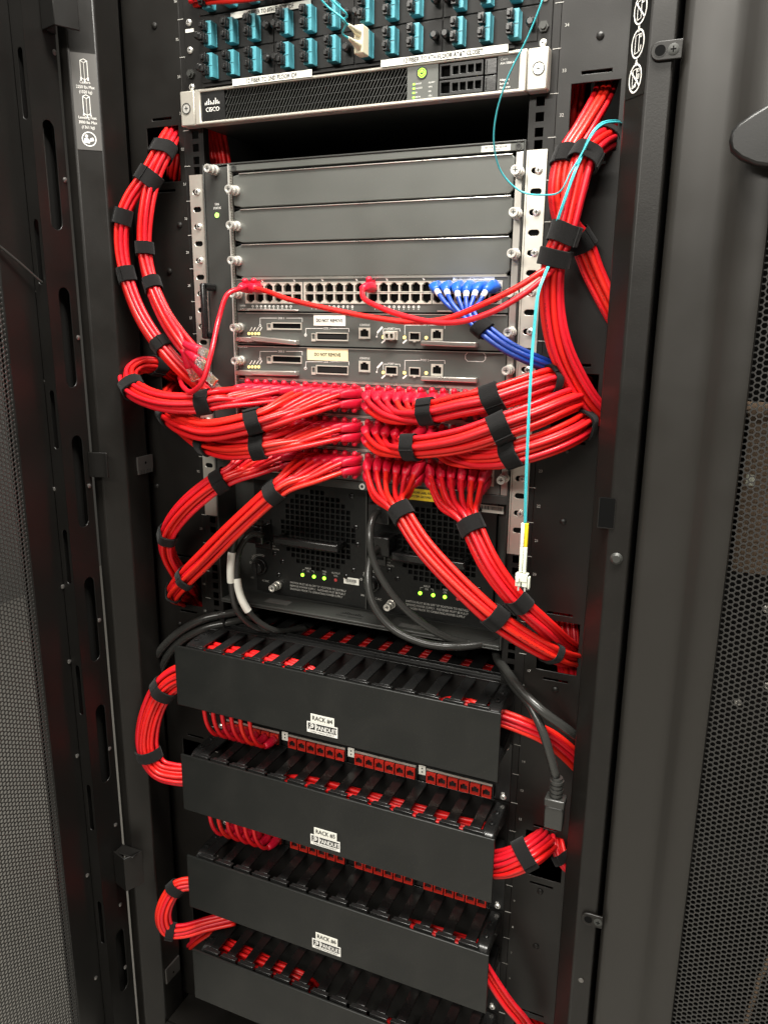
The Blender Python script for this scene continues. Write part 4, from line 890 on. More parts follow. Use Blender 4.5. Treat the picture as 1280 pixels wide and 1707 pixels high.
def patch_panel(ztop, word):
    t = thing('patch_panel', word, 'patch panel', (0, 0, ztop - 2 * U)); z0 = ztop - 2 * U
    b = MB(front(0)); b.box(-.2413, .2413, z0 + .0004, ztop - .0004, 0, .0018); part(b, 'face', 'black', t, bev=.0005)
    for r, zc in ((0, z0 + .0645), (1, z0 + .0135)):
        for c in range(24): inst('jack', KEY, t, (patchx(c), -.0095, zc))
        for g in range(4):
            b = MB(front(-.002)); b.box(GX[g] - .0010, GX[g] + .0985, zc - .0094, zc + .0094, 0, .0070); part(b, 'jack_frame', 'black', t)
            b = MB(front(-.0090)); b.box(GX[g] + .0005, GX[g] + .0970, zc + .0100, zc + .0128, 0, .0012); part(b, 'designation_strip', 'bezel', t)
            if g < 3: 
                b = MB(front(-.0050)); x = GX[g] + .1052; b.box(x - .0052, x + .0052, zc - .0015, zc + .0125, 0, .0012); p = part(b, 'icon_tab', 'paper', t, smooth=0)
                b = MB(front(-.0062)); b.cyl(x, zc + .0085, .0012, 0, .0002, 10); b.cyl(x, zc + .0030, .0012, 0, .0002, 10); part(b, 'icon_dots', 'ink', p, smooth=0)
    b = MB(front(-.0018)); b.text('48', .2290, z0 + .0100, .0034); part(b, 'lettering', 'white', t, smooth=0)
    for s in (-1, 1):
        for z in (z0 + .0064, ztop - .0064): inst('screw', SCREW, t, (.2326 * s, -.0018, z))
    return t
manager(4, 16 * U, 'black cable manager with cover labelled RACK #4, topmost of the row')
patch_panel(14 * U, 'red-jack patch panel below the RACK #4 cover')
manager(5, 12 * U, 'black cable manager with cover labelled RACK #5, second from the top of its row')
patch_panel(10 * U, 'red-jack patch panel mostly hidden below the RACK #5 cover')
manager(6, 8 * U, 'black cable manager with cover labelled RACK #6, beside a small red C-shaped bundle')
patch_panel(6 * U, 'red-jack patch panel in the dark below the RACK #6 cover')
manager(None, 4 * U, 'lowest black cable manager, cover without a label, cut by the bottom of the photo')
# ================================================================== CABLES
def catmull(P, step=.006):
    P = np.array(P, float); P = np.vstack([2 * P[0] - P[1], P, 2 * P[-1] - P[-2]]); out = []
    for i in range(1, len(P) - 2):
        p0, p1, p2, p3 = P[i - 1:i + 3]; t = [0]
        for a, c in ((p0, p1), (p1, p2), (p2, p3)): t.append(t[-1] + max(np.linalg.norm(c - a), 1e-6) ** .5)
        n = max(2, int(np.linalg.norm(p2 - p1) / step))
        for x in np.linspace(t[1], t[2], n, endpoint=False):
            A1 = (t[1] - x) / (t[1] - t[0]) * p0 + (x - t[0]) / (t[1] - t[0]) * p1
            A2 = (t[2] - x) / (t[2] - t[1]) * p1 + (x - t[1]) / (t[2] - t[1]) * p2
            A3 = (t[3] - x) / (t[3] - t[2]) * p2 + (x - t[2]) / (t[3] - t[2]) * p3
            B1 = (t[2] - x) / (t[2] - t[0]) * A1 + (x - t[0]) / (t[2] - t[0]) * A2
            B2 = (t[3] - x) / (t[3] - t[1]) * A2 + (x - t[1]) / (t[3] - t[1]) * A3
            out.append((t[2] - x) / (t[2] - t[1]) * B1 + (x - t[1]) / (t[2] - t[1]) * B2)
    out.append(P[-2]); return np.array(out)
def frames(C, ref=(0, -1, 0)):
    T = np.gradient(C, axis=0); T /= np.linalg.norm(T, axis=1, keepdims=True) + 1e-12
    e2 = np.array(ref, float); E1, E2 = [], []
    for t in T:
        e2 = e2 - t * (e2 @ t)
        if np.linalg.norm(e2) < 1e-4: e2 = np.cross(t, (0, 0, 1.0)); 
        e2 /= np.linalg.norm(e2); E2.append(e2); E1.append(np.cross(t, e2))
    return T, np.array(E1), np.array(E2)
def resample(C, step):
    d = np.r_[0, np.cumsum(np.linalg.norm(np.diff(C, axis=0), axis=1))]; n = max(3, int(d[-1] / step) + 1); s = np.linspace(0, d[-1], n)
    return np.stack([np.interp(s, d, C[:, k]) for k in range(3)], 1), s
def tube_mesh(name, C, r, m, step=.0065, sides=8, radii=None, spin=0.0, square=0.0):
    C, s = resample(np.asarray(C), step); T, E1, E2 = frames(C); n = len(C)
    R = np.full(n, r) if radii is None else np.interp(s, np.linspace(0, s[-1], len(radii)), radii)
    th = np.arange(sides) * 2 * math.pi / sides + spin
    k = np.ones(sides)
    if square: k = 1 / np.maximum(abs(np.cos(th)), abs(np.sin(th))) * square + (1 - square)
    V = C[:, None] + R[:, None, None] * k[None, :, None] * (np.cos(th)[None, :, None] * E1[:, None] + np.sin(th)[None, :, None] * E2[:, None])
    V = V.reshape(-1, 3); i = np.arange(n - 1)[:, None] * sides; j = np.arange(sides); j2 = (j + 1) % sides
    Fq = np.stack([i + j, i + j2, i + sides + j2, i + sides + j], -1).reshape(-1, 4).tolist()
    c0 = len(V); V = np.vstack([V, C[0] - T[0] * R[0] * .3, C[-1] + T[-1] * R[-1] * .3]); e = (n - 1) * sides
    Fq += [[c0, b_, a_] for a_, b_ in zip(j, j2)] + [[c0 + 1, e + a_, e + b_] for a_, b_ in zip(j, j2)]
    me = bpy.data.meshes.new(name); me.from_pydata(V.tolist(), [], [[int(q) for q in f] for f in Fq]); me.materials.append(M[m] if isinstance(m, str) else m)
    uv = me.uv_layers.new(name='UVMap'); L = np.empty(len(me.loops), np.int32); me.loops.foreach_get('vertex_index', L)
    ring = np.minimum(L // sides, n - 1); co = np.stack([s[ring], (L % sides) / sides], 1).ravel(); uv.data.foreach_set('uv', co)
    me.polygons.foreach_set('use_smooth', [True] * len(me.polygons)); me.update(); return me
def hexpack(n, d, wide=1.25):
    P = [(d * (i + .5 * (j % 2)), d * .87 * j) for i in range(-6, 7) for j in range(-6, 7)]
    P.sort(key=lambda p: ((p[0] - d * .25) / wide) ** 2 + (p[1] - d * .2) ** 2); P = np.array(P[:n]); return P - P.mean(0)
RC = .00325; DC = .0067
CABLES = {}
def px_pts(L): return [A(*p) for p in L]
LOOSE = []
class Ghost: pass
def flush_stuff():
    V, F, n = [], [], 0; me = bpy.data.meshes.new('network_cables'); uvs = []
    for q in LOOSE:
        k = len(q.vertices); co = np.empty(k * 3, np.float32); q.vertices.foreach_get('co', co); V.append(co.reshape(-1, 3)); F += [[i + n for i in p.vertices] for p in q.polygons]; n += k
        u = np.empty(len(q.loops) * 2, np.float32); q.uv_layers[0].data.foreach_get('uv', u); uvs.append(u)
    me.from_pydata(np.vstack(V).tolist(), [], F); me.materials.append(M['red']); uv = me.uv_layers.new(name='UVMap'); uv.data.foreach_set('uv', np.concatenate(uvs)); me.polygons.foreach_set('use_smooth', [True] * len(me.polygons)); me.update()
    tag(link(bpy.data.objects.new('network_cables', me)), 'mass of red network cables half hidden inside the cable managers and behind the openings', 'cables', None, 'stuff')
HIDDEN = ('I1', 'I1b', 'I2', 'I3', 'I4', 'I4b', 'J1', 'V2', 'V3', 'V4', 'V5', 'E5', 'L8a')
def cable_obj(C, r, m, name, label, cat, group, step=.0065, sides=8):
    me = tube_mesh(name, C, r, m, step, sides, spin=random.uniform(0, 6.28))
    o = link(bpy.data.objects.new(name, me)); return tag(o, label, cat, group)
def sub(me, name, parent): return link(bpy.data.objects.new(name, me), parent)
def boot(C, parent, bulb=0, m='boot', length=.029, r0=.0064, r1=.0042):
    Cr, s = resample(np.asarray(C), .0035); k = int(np.searchsorted(s, length)); seg = Cr[:k + 1]
    sub(tube_mesh('boot', seg, r0, m, .004, 12, radii=[r0, r0, r0, r0 * .94, r0 * .82, r1], spin=math.pi / 12, square=.55), 'boot', parent)
    if bulb:
        p = seg[min(2, len(seg) - 1)] + np.array((0, -.004, bulb * .0088)); b = MB(); b.ball(p, .0040, 10, 6, (1, 1.1, .95)); b.box(p[0] - .0035, p[0] + .0035, p[1] - .0015, p[1] + .012, min(p[2], p[2] - bulb * .004), max(p[2], p[2] - bulb * .004))
        part(b, 'latch_cover', m, parent, smooth=60)
ORD = ('first', 'second', 'third', 'fourth', 'fifth', 'sixth')
def bundle(key, n, pts, label, group, ports=None, mode='side', name='network_cable', cat='cable', m='red', r=RC, d=DC, wide=1.25, wob=.0009, twist=0.0,
           ends=None, bootm='boot', world=False, exit_dx=0.0, drop=.0, reach=.040):
    C = catmull(pts if world else px_pts(pts)); T, E1, E2 = frames(C); off = hexpack(n, d, wide); N = len(C)
    arc = np.r_[0, np.cumsum(np.linalg.norm(np.diff(C, axis=0), axis=1))]
    order = list(range(n))
    if ports is not None:
        g = C[0]; O3 = off[:, :1] * E1[0] + off[:, 1:] * E2[0]
        if mode == 'side': pk = [-abs(p[0] - g[0]) + p[2] * .05 for p in ports]; ok = O3[:, 2] + O3[:, 1] * .25
        else: pk = [p[0] + p[2] * .05 for p in ports]; ok = O3[:, 0] + O3[:, 1] * .1
        pi = np.argsort(pk); oi = np.argsort(ok); order = [0] * n
        for a_, b_ in zip(pi, oi): order[a_] = b_
    paths = []
    for i in range(n):
        o = off[order[i]]; ph, ph2 = random.uniform(0, 6.28), random.uniform(0, 6.28); f1, f2 = random.uniform(14, 26), random.uniform(14, 26)
        w = wob; ang = twist * (arc / arc[-1]) + 0
        oa = o[0] * np.cos(ang) - o[1] * np.sin(ang) + w * np.sin(arc * f1 + ph); ob = o[0] * np.sin(ang) + o[1] * np.cos(ang) + w * np.sin(arc * f2 + ph2)
        P = C + oa[:, None] * E1 + ob[:, None] * E2
        if ports is not None:
            x, y, z = ports[i]; g = P[0]; dv = g - np.array((x, y, z)); dirx = dv / (np.linalg.norm(dv) + 1e-9); L = np.linalg.norm(dv)
            sd = np.clip(dirx[0], -.8, .8)
            head = [(x, y, z), (x + exit_dx * .3, y - .011, z - drop * .1), (x + exit_dx * .8 + sd * .009, y - .025, z + dirx[2] * .003 - drop * .4)]
            k = 4 if N > 10 else 1
            cp = head
            if L > .05:
                h2 = np.array(head[-1]); cp = cp + [h2 * .58 + g * .42 + np.array((0, -.006 - .05 * max(0, L - .06), -drop * .7))]
            Hd = catmull(cp + [g, P[k]], .004)
            P = np.vstack([Hd[:-1], P[k:]])
        if ends is not None and i < len(ends):
            e = ends[i]; P = np.vstack([P[:-4], catmull([P[-4], P[-4] * .45 + np.array(e) * .55 + np.array((0, -.004, 0)), np.array(e)], .005)[1:]])
        lb = label
        if ports is not None:
            row = {4: 'gigabit card', 7: 'top crowded row', 8: 'middle crowded row', 9: 'bottom crowded row'}[min((4, 7, 8, 9), key=lambda q: abs(SL[min(q, 9)] + .024 - ports[i][2]) if q != 4 else abs(SL[4] + .024 - ports[i][2]))]
            ci = min(range(24), key=lambda q: abs(portx(q) - ports[i][0]))
            lb = '%s cable in %s jack, %s column of the %s block, %s' % ('blue' if m == 'blue' else 'red', 'an upper' if i % 2 == 0 or m == 'blue' else 'a lower', ORD[ci % 6], ORD[ci // 6], row)
        if key in HIDDEN:
            LOOSE.append(tube_mesh(name, P, r, m, .0065, 8, spin=random.uniform(0, 6.28))); CABLES.setdefault(key, []).append((None, P)); continue
        o_ = cable_obj(P, r, m, name, lb, cat, group); paths.append(P)
        if ports is not None:
            bulb = 0 if m == 'blue' else (1 if i % 2 == 0 else -1)
            boot(P, o_, bulb, bootm)
        CABLES.setdefault(key, []).append((o_, P))
    CABLES[key + '/c'] = C
    return CABLES[key]
def strap(keys, px, py, label, w=.0200, th=.0014, tilt=0.0, r=RC, pad=.0012, end_wise=False, flap=True, group=None):
    if isinstance(keys, str): keys = [keys]
    best = None
    C = CABLES[keys[0] + '/c']; rel = (C - CAM) @ CR.T; q = np.stack([640 + FPX * rel[:, 0] / rel[:, 2], 853.5 + FPX * rel[:, 1] / rel[:, 2]], 1)
    i = int(np.argmin(((q - (px, py)) ** 2).sum(1))); i = min(max(i, 1), len(C) - 2); T, E1, E2 = frames(C); t, e1, e2 = T[i], E1[i], E2[i]
    if tilt:
        t2 = t * math.cos(tilt) + e1 * math.sin(tilt); e1 = e1 * math.cos(tilt) - t * math.sin(tilt); t = t2
    c = C[i]; pts = []
    for k in keys:
        for o_, P in CABLES[k]:
            dd = P - c; s = dd @ t; lat = np.linalg.norm(dd - np.outer(s, t), axis=1); j = int(np.argmin(abs(s) * 3 + lat))
            if abs(s[j]) > .012: continue
            x, y = dd[j] @ e1, dd[j] @ e2
            for a in range(12): pts.append((x + (r + pad) * math.cos(a * math.pi / 6), y + (r + pad) * math.sin(a * math.pi / 6)))
    pts = sorted(set((round(a, 7), round(b, 7)) for a, b in pts))
    cr = lambda o, a, b: (a[0] - o[0]) * (b[1] - o[1]) - (a[1] - o[1]) * (b[0] - o[0])
    lo, up = [], []
    for p in pts:
        while len(lo) > 1 and cr(lo[-2], lo[-1], p) <= 0: lo.pop()
        lo.append(p)
    for p in reversed(pts):
        while len(up) > 1 and cr(up[-2], up[-1], p) <= 0: up.pop()
        up.append(p)
    H = np.array(lo[:-1] + up[:-1]); H = np.vstack([H, H[:1]]); d = np.r_[0, np.cumsum(np.linalg.norm(np.diff(H, axis=0), axis=1))]
    n = 44; s = np.linspace(0, d[-1], n, endpoint=False); R = np.stack([np.interp(s, d, H[:, 0]), np.interp(s, d, H[:, 1])], 1)
    for _ in range(3): R = (np.roll(R, 1, 0) + 2 * R + np.roll(R, -1, 0)) / 4
    tg = np.roll(R, -1, 0) - np.roll(R, 1, 0); nr = np.stack([tg[:, 1], -tg[:, 0]], 1); nr /= np.linalg.norm(nr, axis=1, keepdims=True)
    b = MB(); ws = w * random.uniform(.96, 1.04); skew = random.uniform(-.0012, .0012)
    def band(ids, o0, o1, ww, closed):
        ids = list(ids); m_ = len(ids); rings = []
        for (oo, sw) in ((o0, -1), (o1, -1), (o1, 1), (o0, 1)):
            P = R[ids] + nr[ids] * oo; rings.append(b.pts([c + e1 * p[0] + e2 * p[1] + t * (sw * ww / 2 + skew * math.sin(ids[q_] * .3) ) for q_, p in enumerate(P)]))
        for a in range(4):
            k0, k1 = rings[a], rings[(a + 1) % 4]
            for q_ in range(m_ if closed else m_ - 1): b.face(k0 + q_, k0 + (q_ + 1) % m_, k1 + (q_ + 1) % m_, k1 + q_)
        if not closed: b.face(*[k for k in rings][::-1]); b.face(*[k + m_ - 1 for k in rings])
    band(range(n), 0, th, ws, True)
    if flap:
        st = random.randrange(n); ln = random.randrange(16, 26); band([(st + a) % n for a in range(ln)], th + .0001, th * 1.9, ws * .97, False)
    o = part(b, 'cable_strap', 'velcro', None, bev=.0005, smooth=50); return tag(o, label, 'cable strap', group)

def rowports(slot, cols, y=-.0062):
    zb = SL[slot]; return [(portx(c), y, zb + JZ[r]) for c in cols for r in (0, 1)]
SLOT7, SLOT8, SLOT9 = 7, 8, 9
# ---- left-hand bundles
bundle('L7a', 12, [(362, 664, -.078), (340, 670, -.085), (280, 670, -.092), (235, 656, -.082), (217, 640, -.065), (216, 622, -.045), (234, 609, -.025), (262, 610, -.002), (285, 622, .035), (300, 640, .09)],
       'red network cable of the top left bundle from the first six port columns, curling back into the side opening', 'cables of the topmost left bundle', rowports(SLOT7, range(0, 6)), exit_dx=-.008)
strap('L7a', 341, 671, 'black strap around the topmost left bundle, just left of the lowest slot row'); strap('L7a', 219, 650, 'black strap at the outer bend of the topmost left bundle', tilt=.2); strap('L7a', 262, 609, 'black strap where the topmost left bundle enters the side opening')
bundle('L7b', 12, [(445, 697, -.084), (424, 703, -.090), (350, 716, -.092), (308, 706, -.078), (282, 690, -.045), (270, 672, -.012), (280, 655, .03), (300, 640, .09)],
       'red network cable of the second left bundle, from the middle columns down to the paired straps', 'cables of the second left bundle', rowports(SLOT7, range(6, 12)), exit_dx=-.008)
strap('L7b', 424, 703, 'black strap around the second left bundle, upper one of the touching pair', w=.0195); strap('L7b', 283, 690, 'black strap in the shadow at the left bend of the second left bundle')
bundle('L8b', 12, [(455, 739, -.076), (432, 743, -.082), (385, 746, -.078), (345, 737, -.058), (312, 716, -.030), (290, 692, .02), (290, 665, .07)],
       'red network cable of the third left bundle, running below the touching pair of straps', 'cables of the third left bundle', rowports(SLOT8, range(6, 12)), exit_dx=-.006)
strap('L8b', 433, 743, 'black strap around the third left bundle, lower one of the touching pair', w=.0195); strap('L8b', 345, 738, 'black strap at the left end of the third left bundle, below the first one')
bundle('L8a', 12, [(410, 712, -.038), (360, 722, -.040), (315, 708, -.022), (292, 690, .02), (295, 660, .07)],
       'red network cable running deep behind the second and third left bundles', 'cables hidden behind the left bundles', rowports(SLOT8, range(0, 6)), exit_dx=-.004, reach=.030)
bundle('L9a', 12, [(388, 790, -.058), (368, 800, -.062), (312, 845, -.066), (282, 886, -.058), (279, 918, -.045), (296, 952, -.022), (316, 978, .015), (330, 1000, .07)],
       'red network cable of the outer lower left bundle, bowing down to the lower side opening', 'cables of the outer lower left bundle', rowports(SLOT9, range(0, 6)), exit_dx=-.004)
strap('L9a', 368, 800, 'black strap high on the outer lower left bundle'); strap('L9a', 280, 890, 'black strap at the bend of the outer lower left bundle', w=.016)
bundle('L9b', 12, [(474, 806, -.066), (457, 820, -.070), (400, 873, -.070), (345, 928, -.060), (310, 962, -.050), (291, 986, -.030), (302, 996, .0), (322, 994, .05)],
       'red network cable of the straight inner lower left bundle, slanting down past the left power supply', 'cables of the inner lower left bundle', rowports(SLOT9, range(6, 12)), exit_dx=-.004)
strap('L9b', 457, 820, 'black strap high on the inner lower left bundle, over the left power supply'); strap('L9b', 311, 961, 'black strap low on the inner lower left bundle', w=.014); strap('L9b', 290, 986, 'thin black strap at the very end of the inner lower left bundle', w=.008)
# ---- right-hand bundles
bundle('R7a', 12, [(698, 689, -.076), (714, 688, -.079), (768, 676, -.084), (820, 666, -.082), (872, 650, -.068), (912, 637, -.046), (945, 633, -.010), (972, 640, .05)],
       'red network cable of the top right bundle below the supervisor cards', 'cables of the top right bundle', rowports(SLOT7, range(12, 18)), drop=.010, exit_dx=-.004)
strap('R7a', 711, 688, 'black strap at the start of the top right bundle'); strap('R7a', 820, 668, 'black strap on the top right bundle, upper one of the chain of three', w=.0215, tilt=-.12); strap('R7a', 916, 637, 'black strap where the top right bundle meets the side panel', w=.012)
bundle('R7b', 12, [(795, 668, -.050), (850, 658, -.048), (910, 648, -.030), (945, 650, .02), (960, 660, .07)],
       'red network cable from the last six port columns, behind the top right bundle', 'cables behind the top right bundle', rowports(SLOT7, range(18, 24)), drop=.004, reach=.032)
bundle('R8a', 12, [(670, 745, -.076), (686, 746, -.080), (765, 735, -.090), (834, 713, -.090), (890, 694, -.078), (938, 674, -.050), (968, 664, -.010), (985, 668, .05)],
       'red network cable of the middle right bundle crossing under the chain of three straps', 'cables of the middle right bundle', rowports(SLOT8, range(12, 18)), drop=.008, exit_dx=-.004)
strap('R8a', 683, 745, 'black strap at the start of the middle right bundle'); strap('R8a', 835, 714, 'black strap on the middle right bundle, central one of the chain of three', w=.0215, tilt=-.12)
bundle('R8b', 12, [(795, 763, -.068), (812, 764, -.073), (852, 757, -.080), (910, 740, -.070), (952, 722, -.046), (976, 707, -.012), (992, 696, .04)],
       'red network cable of the lowest right bundle, sweeping right under the other two', 'cables of the lowest right sideways bundle', rowports(SLOT8, range(18, 24)), drop=.010, reach=.034)
strap('R8b', 851, 757, 'black strap on the lowest sideways right bundle, bottom one of the chain of three', w=.0205, tilt=-.1); strap('R8b', 972, 710, 'black strap at the right end of the lowest sideways right bundle', w=.014)
bundle('R9a', 12, [(661, 842, -.076), (669, 855, -.079), (703, 908, -.088), (762, 972, -.092), (825, 1029, -.088), (872, 1062, -.070), (918, 1088, -.040), (948, 1098, .0), (965, 1095, .05)],
       'red network cable of the left one of two bundles slanting down across the right power supply', 'cables of the left descending right bundle', rowports(SLOT9, range(12, 18)), mode='down', drop=.012)
strap('R9a', 669, 853, 'black strap just below the connectors of the left descending bundle', w=.020); strap('R9a', 825, 1029, 'black strap low on the left descending bundle, over the power supply corner'); strap('R9a', 918, 1089, 'black strap at the end of the left descending bundle by the side opening', w=.012)
bundle('R9b', 12, [(780, 862, -.072), (786, 876, -.075), (818, 942, -.084), (864, 1003, -.078), (905, 1042, -.056), (930, 1066, -.020), (950, 1080, .03)],
       'red network cable of the right one of two bundles slanting down across the right power supply', 'cables of the right descending right bundle', rowports(SLOT9, range(18, 24)), mode='down', drop=.012)
strap('R9b', 786, 874, 'black strap just below the connectors of the right descending bundle', w=.019); strap('R9b', 864, 1003, 'black strap low on the right descending bundle, below the hanging connector')
# ---- upper left
eA = [A(*q) for q in ((372, 668, -.046), (362, 672, -.034), (384, 676, -.030), (376, 660, -.022), (366, 655, -.034), (352, 664, -.045))]
bundle('ULa', 10, [(288, 196, .075), (285, 218, .020), (266, 252, -.020), (243, 294, -.034), (219, 330, -.044), (206, 362, -.050), (203, 410, -.052), (211, 459, -.052), (235, 525, -.056), (268, 576, -.060), (310, 622, -.056), (345, 652, -.040)],
       'red patch cable in the outer strand of the upper left loop', 'patch cables of the outer upper left loop', wide=1.45, ends=eA)
eB = [A(*q) for q in ((333, 584, -.086), (330, 600, -.090), (342, 622, -.084), (352, 636, -.072), (318, 612, -.074), (346, 604, -.070), (360, 650, -.066))]
bundle('ULb', 10, [(294, 200, .080), (293, 222, .030), (278, 252, -.018), (258, 294, -.030), (245, 345, -.040), (241, 415, -.044), (254, 475, -.048), (277, 528, -.060), (302, 566, -.072), (322, 590, -.078)],
       'red patch cable in the inner strand of the upper left loop, by the loose plugs', 'patch cables of the inner upper left loop', wide=1.45, ends=eB)
strap(['ULa', 'ULb'], 270, 252, 'black strap at the top of the upper left loop, below the opening'); strap(['ULa', 'ULb'], 246, 294, 'wide black strap where the upper left loop divides', w=.020)
strap('ULa', 207, 360, 'black strap on the outer strand of the upper left loop, first below the fork'); strap('ULa', 211, 459, 'black strap on the outer strand of the upper left loop, second below the fork', w=.020); strap('ULa', 267, 576, 'black strap on the outer strand of the upper left loop, just above the loose plugs', w=.017)
strap('ULb', 243, 415, 'black strap on the inner strand of the upper left loop, first below the fork', w=.017); strap('ULb', 254, 475, 'black strap on the inner strand of the upper left loop, second below the fork', w=.017)
# loose plugs on the inner strand
def plug_mesh():
    b = MB(); b.box(-.0052, .0052, -.0036, .0036, 0, .0190); b.m = 1; b.box(-.0042, .0042, -.0028, .0010, .009, .0180)
    b.m = 0; b.box(-.0026, .0026, .0037, .0054, .002, .014); return b
PLUG = mesh_of(plug_mesh(), 'plug', ['clear', 'gold'])
def add_plug(o, P, blen=.026):
    t = P[-1] - P[-4]; t /= np.linalg.norm(t); seg = np.array([P[-1] - t * blen + t * blen * k / 6 for k in range(7)])
    sub(tube_mesh('boot', seg[::-1], .0056, 'boot', .004, 12, radii=[.0058, .0058, .0056, .0050, .0042, .0036], spin=math.pi / 12, square=.55), 'boot', o)
    q = Vector(t).to_track_quat('Z', 'X'); p = link(bpy.data.objects.new('plug', PLUG), o, P[-1]); p.rotation_euler = q.to_euler()
for o_, P in CABLES['ULb'][:5]: add_plug(o_, P)
# ---- upper right
bundle('URa', 9, [(1014, 128, .080), (1002, 165, .020), (972, 215, -.016), (944, 262, -.036), (934, 320, -.042), (944, 372, -.034), (968, 402, -.022), (990, 455, -.014), (1022, 520, -.006), (1050, 570, .02)],
       'red network cable of the upper right bundle that bends right behind the post', 'cables of the upper right bundle that turn right', wide=1.6)
strap('URa', 944, 262, 'black strap on the upper right, left one of the pair below the opening', w=.0195); strap('URa', 968, 402, 'black strap mostly hidden behind the stacked pair on the right', w=.020)
bundle('URb', 9, [(1040, 222, .050), (1020, 228, .015), (996, 240, -.022), (975, 262, -.044), (958, 320, -.056), (941, 390, -.060), (926, 430, -.060), (921, 500, -.054), (932, 572, -.048), (956, 628, -.032), (992, 682, -.010), (1030, 712, .02)],
       'red network cable of the long right bundle curving down behind the post', 'cables of the long right bundle', wide=1.6)
strap('URb', 975, 260, 'black strap on the upper right, right one of the pair below the opening', w=.0195, pad=.0032); strap('URb', 938, 394, 'black strap on the long right bundle, upper one of the stacked pair', w=.020, pad=.0032); strap('URb', 925, 431, 'black strap on the long right bundle, lower one of the stacked pair', w=.018, pad=.0032)
tie = CABLES['URb']; strap('URb', 1016, 229, 'black strap half inside the upper right opening', w=.016)
# single long patch cords across slot 4
def single(key, pts, label, port=None, m='red', r=RC, cat='cable', name='network_cable', group=None, bootm='boot', bulb=1):
    P = px_pts(pts); 
    if port is not None: x, y, z = port; P = [(x, y, z), (x, y - .016, z)] + P
    C = catmull(P, .004); o = cable_obj(C, r, m, name, label, cat, group, step=.005, sides=10); CABLES[key] = [(o, C)]; CABLES[key + '/c'] = C
    if port is not None: boot(C, o, bulb, bootm, r0=.0060)
    return o, C
def port4(c, r=0): return (portx(c), -.0062, SL[4] + JZ[r])
single('S1', [(398, 482, -.042), (380, 490, -.056), (366, 528, -.066), (352, 590, -.098), (338, 636, -.108), (320, 653, -.100), (306, 645, -.080), (300, 630, -.05)], 'single red patch cord dropping left from the gigabit card over the loose plugs', port4(0))
single('S2', [(446, 486, -.044), (482, 499, -.058), (540, 513, -.066), (620, 529, -.072), (690, 537, -.078), (745, 531, -.082), (805, 507, -.084), (860, 480, -.082), (896, 457, -.076), (930, 432, -.060), (945, 395, -.05)], 'single red patch cord sagging right from the far left of the gigabit card', port4(1))
single('S3', [(604, 484, -.040), (606, 497, -.050), (628, 510, -.062), (668, 525, -.074), (722, 537, -.086), (770, 536, -.092), (822, 519, -.092), (862, 497, -.086), (894, 474, -.078), (928, 440, -.064), (942, 400, -.052)], 'single red patch cord sagging right from the middle of the gigabit card', port4(12))
# ---- blue
bp = [port4(18 + i) for i in range(6)]
bundle('B', 6, [(782, 528, -.050), (802, 548, -.056), (842, 578, -.056), (880, 597, -.050), (915, 611, -.034), (945, 625, .03)], 'blue patch cable of the bunch of six leaving the gigabit card', 'blue patch cables', bp, mode='down', m='blue', bootm='blueboot', r=.0028, d=.0058, drop=.004, reach=.034)
for o_, P in CABLES['B']:
    Cr, s = resample(P, .003); k0, k1 = np.searchsorted(s, (.027, .040)); sub(tube_mesh('white_band', Cr[k0:k1], .0035, 'white', .003, 10), 'white_band', o_)
strap('B', 800, 546, 'black strap around the blue cables', w=.016, r=.0028); strap('B', 917, 612, 'black strap at the far end of the blue cables', w=.012, r=.0028)
# ---- aqua fibre
def fibre(key, pts, label, r=.00095, group=None):
    C = catmull(px_pts(pts), .004); o = cable_obj(C, r, 'aqua', 'fiber_cord', label, 'fibre cord', group, step=.004, sides=8); CABLES[key] = [(o, C)]; CABLES[key + '/c'] = C; return o, C
fibre('F2', [(912, -30, -.11), (902, 5, -.11), (880, 60, -.105), (846, 130, -.096), (827, 190, -.085), (823, 240, -.074), (836, 288, -.056), (868, 319, -.046), (908, 325, -.056), (934, 319, -.070), (950, 288, -.071), (966, 262, -.066), (986, 226, -.060), (1004, 208, -.046), (1028, 204, -.016), (1044, 210, .03)], 'single aqua fibre looping from the top past the firewall to the right bundle')
FL = 'aqua fibre strand of the twin cord hanging to the cream connector'
for dx in (-1.25, 1.25):
    o, C = fibre('F3%d' % (dx > 0), [(1042 + dx * .3, 208 + dx, .03), (1024 + dx * .4, 202 + dx, -.020), (1000 + dx * .6, 208 + dx, -.050), (984 + dx, 226, -.060), (971 + dx, 256, -.0555), (957 + dx, 288, -.071), (940 + dx, 335, -.074), (927 + dx, 376, -.071), (924 + dx, 404, -.0680), (917 + dx, 434, -.0685), (906 + dx, 462, -.088), (897 + dx, 488, -.098), (889 + dx, 560, -.104), (883 + dx, 650, -.112), (879 + dx, 740, -.116), (876 + dx, 820, -.116), (875 + dx, 874, -.114)], FL, group='twin aqua fibre cord')
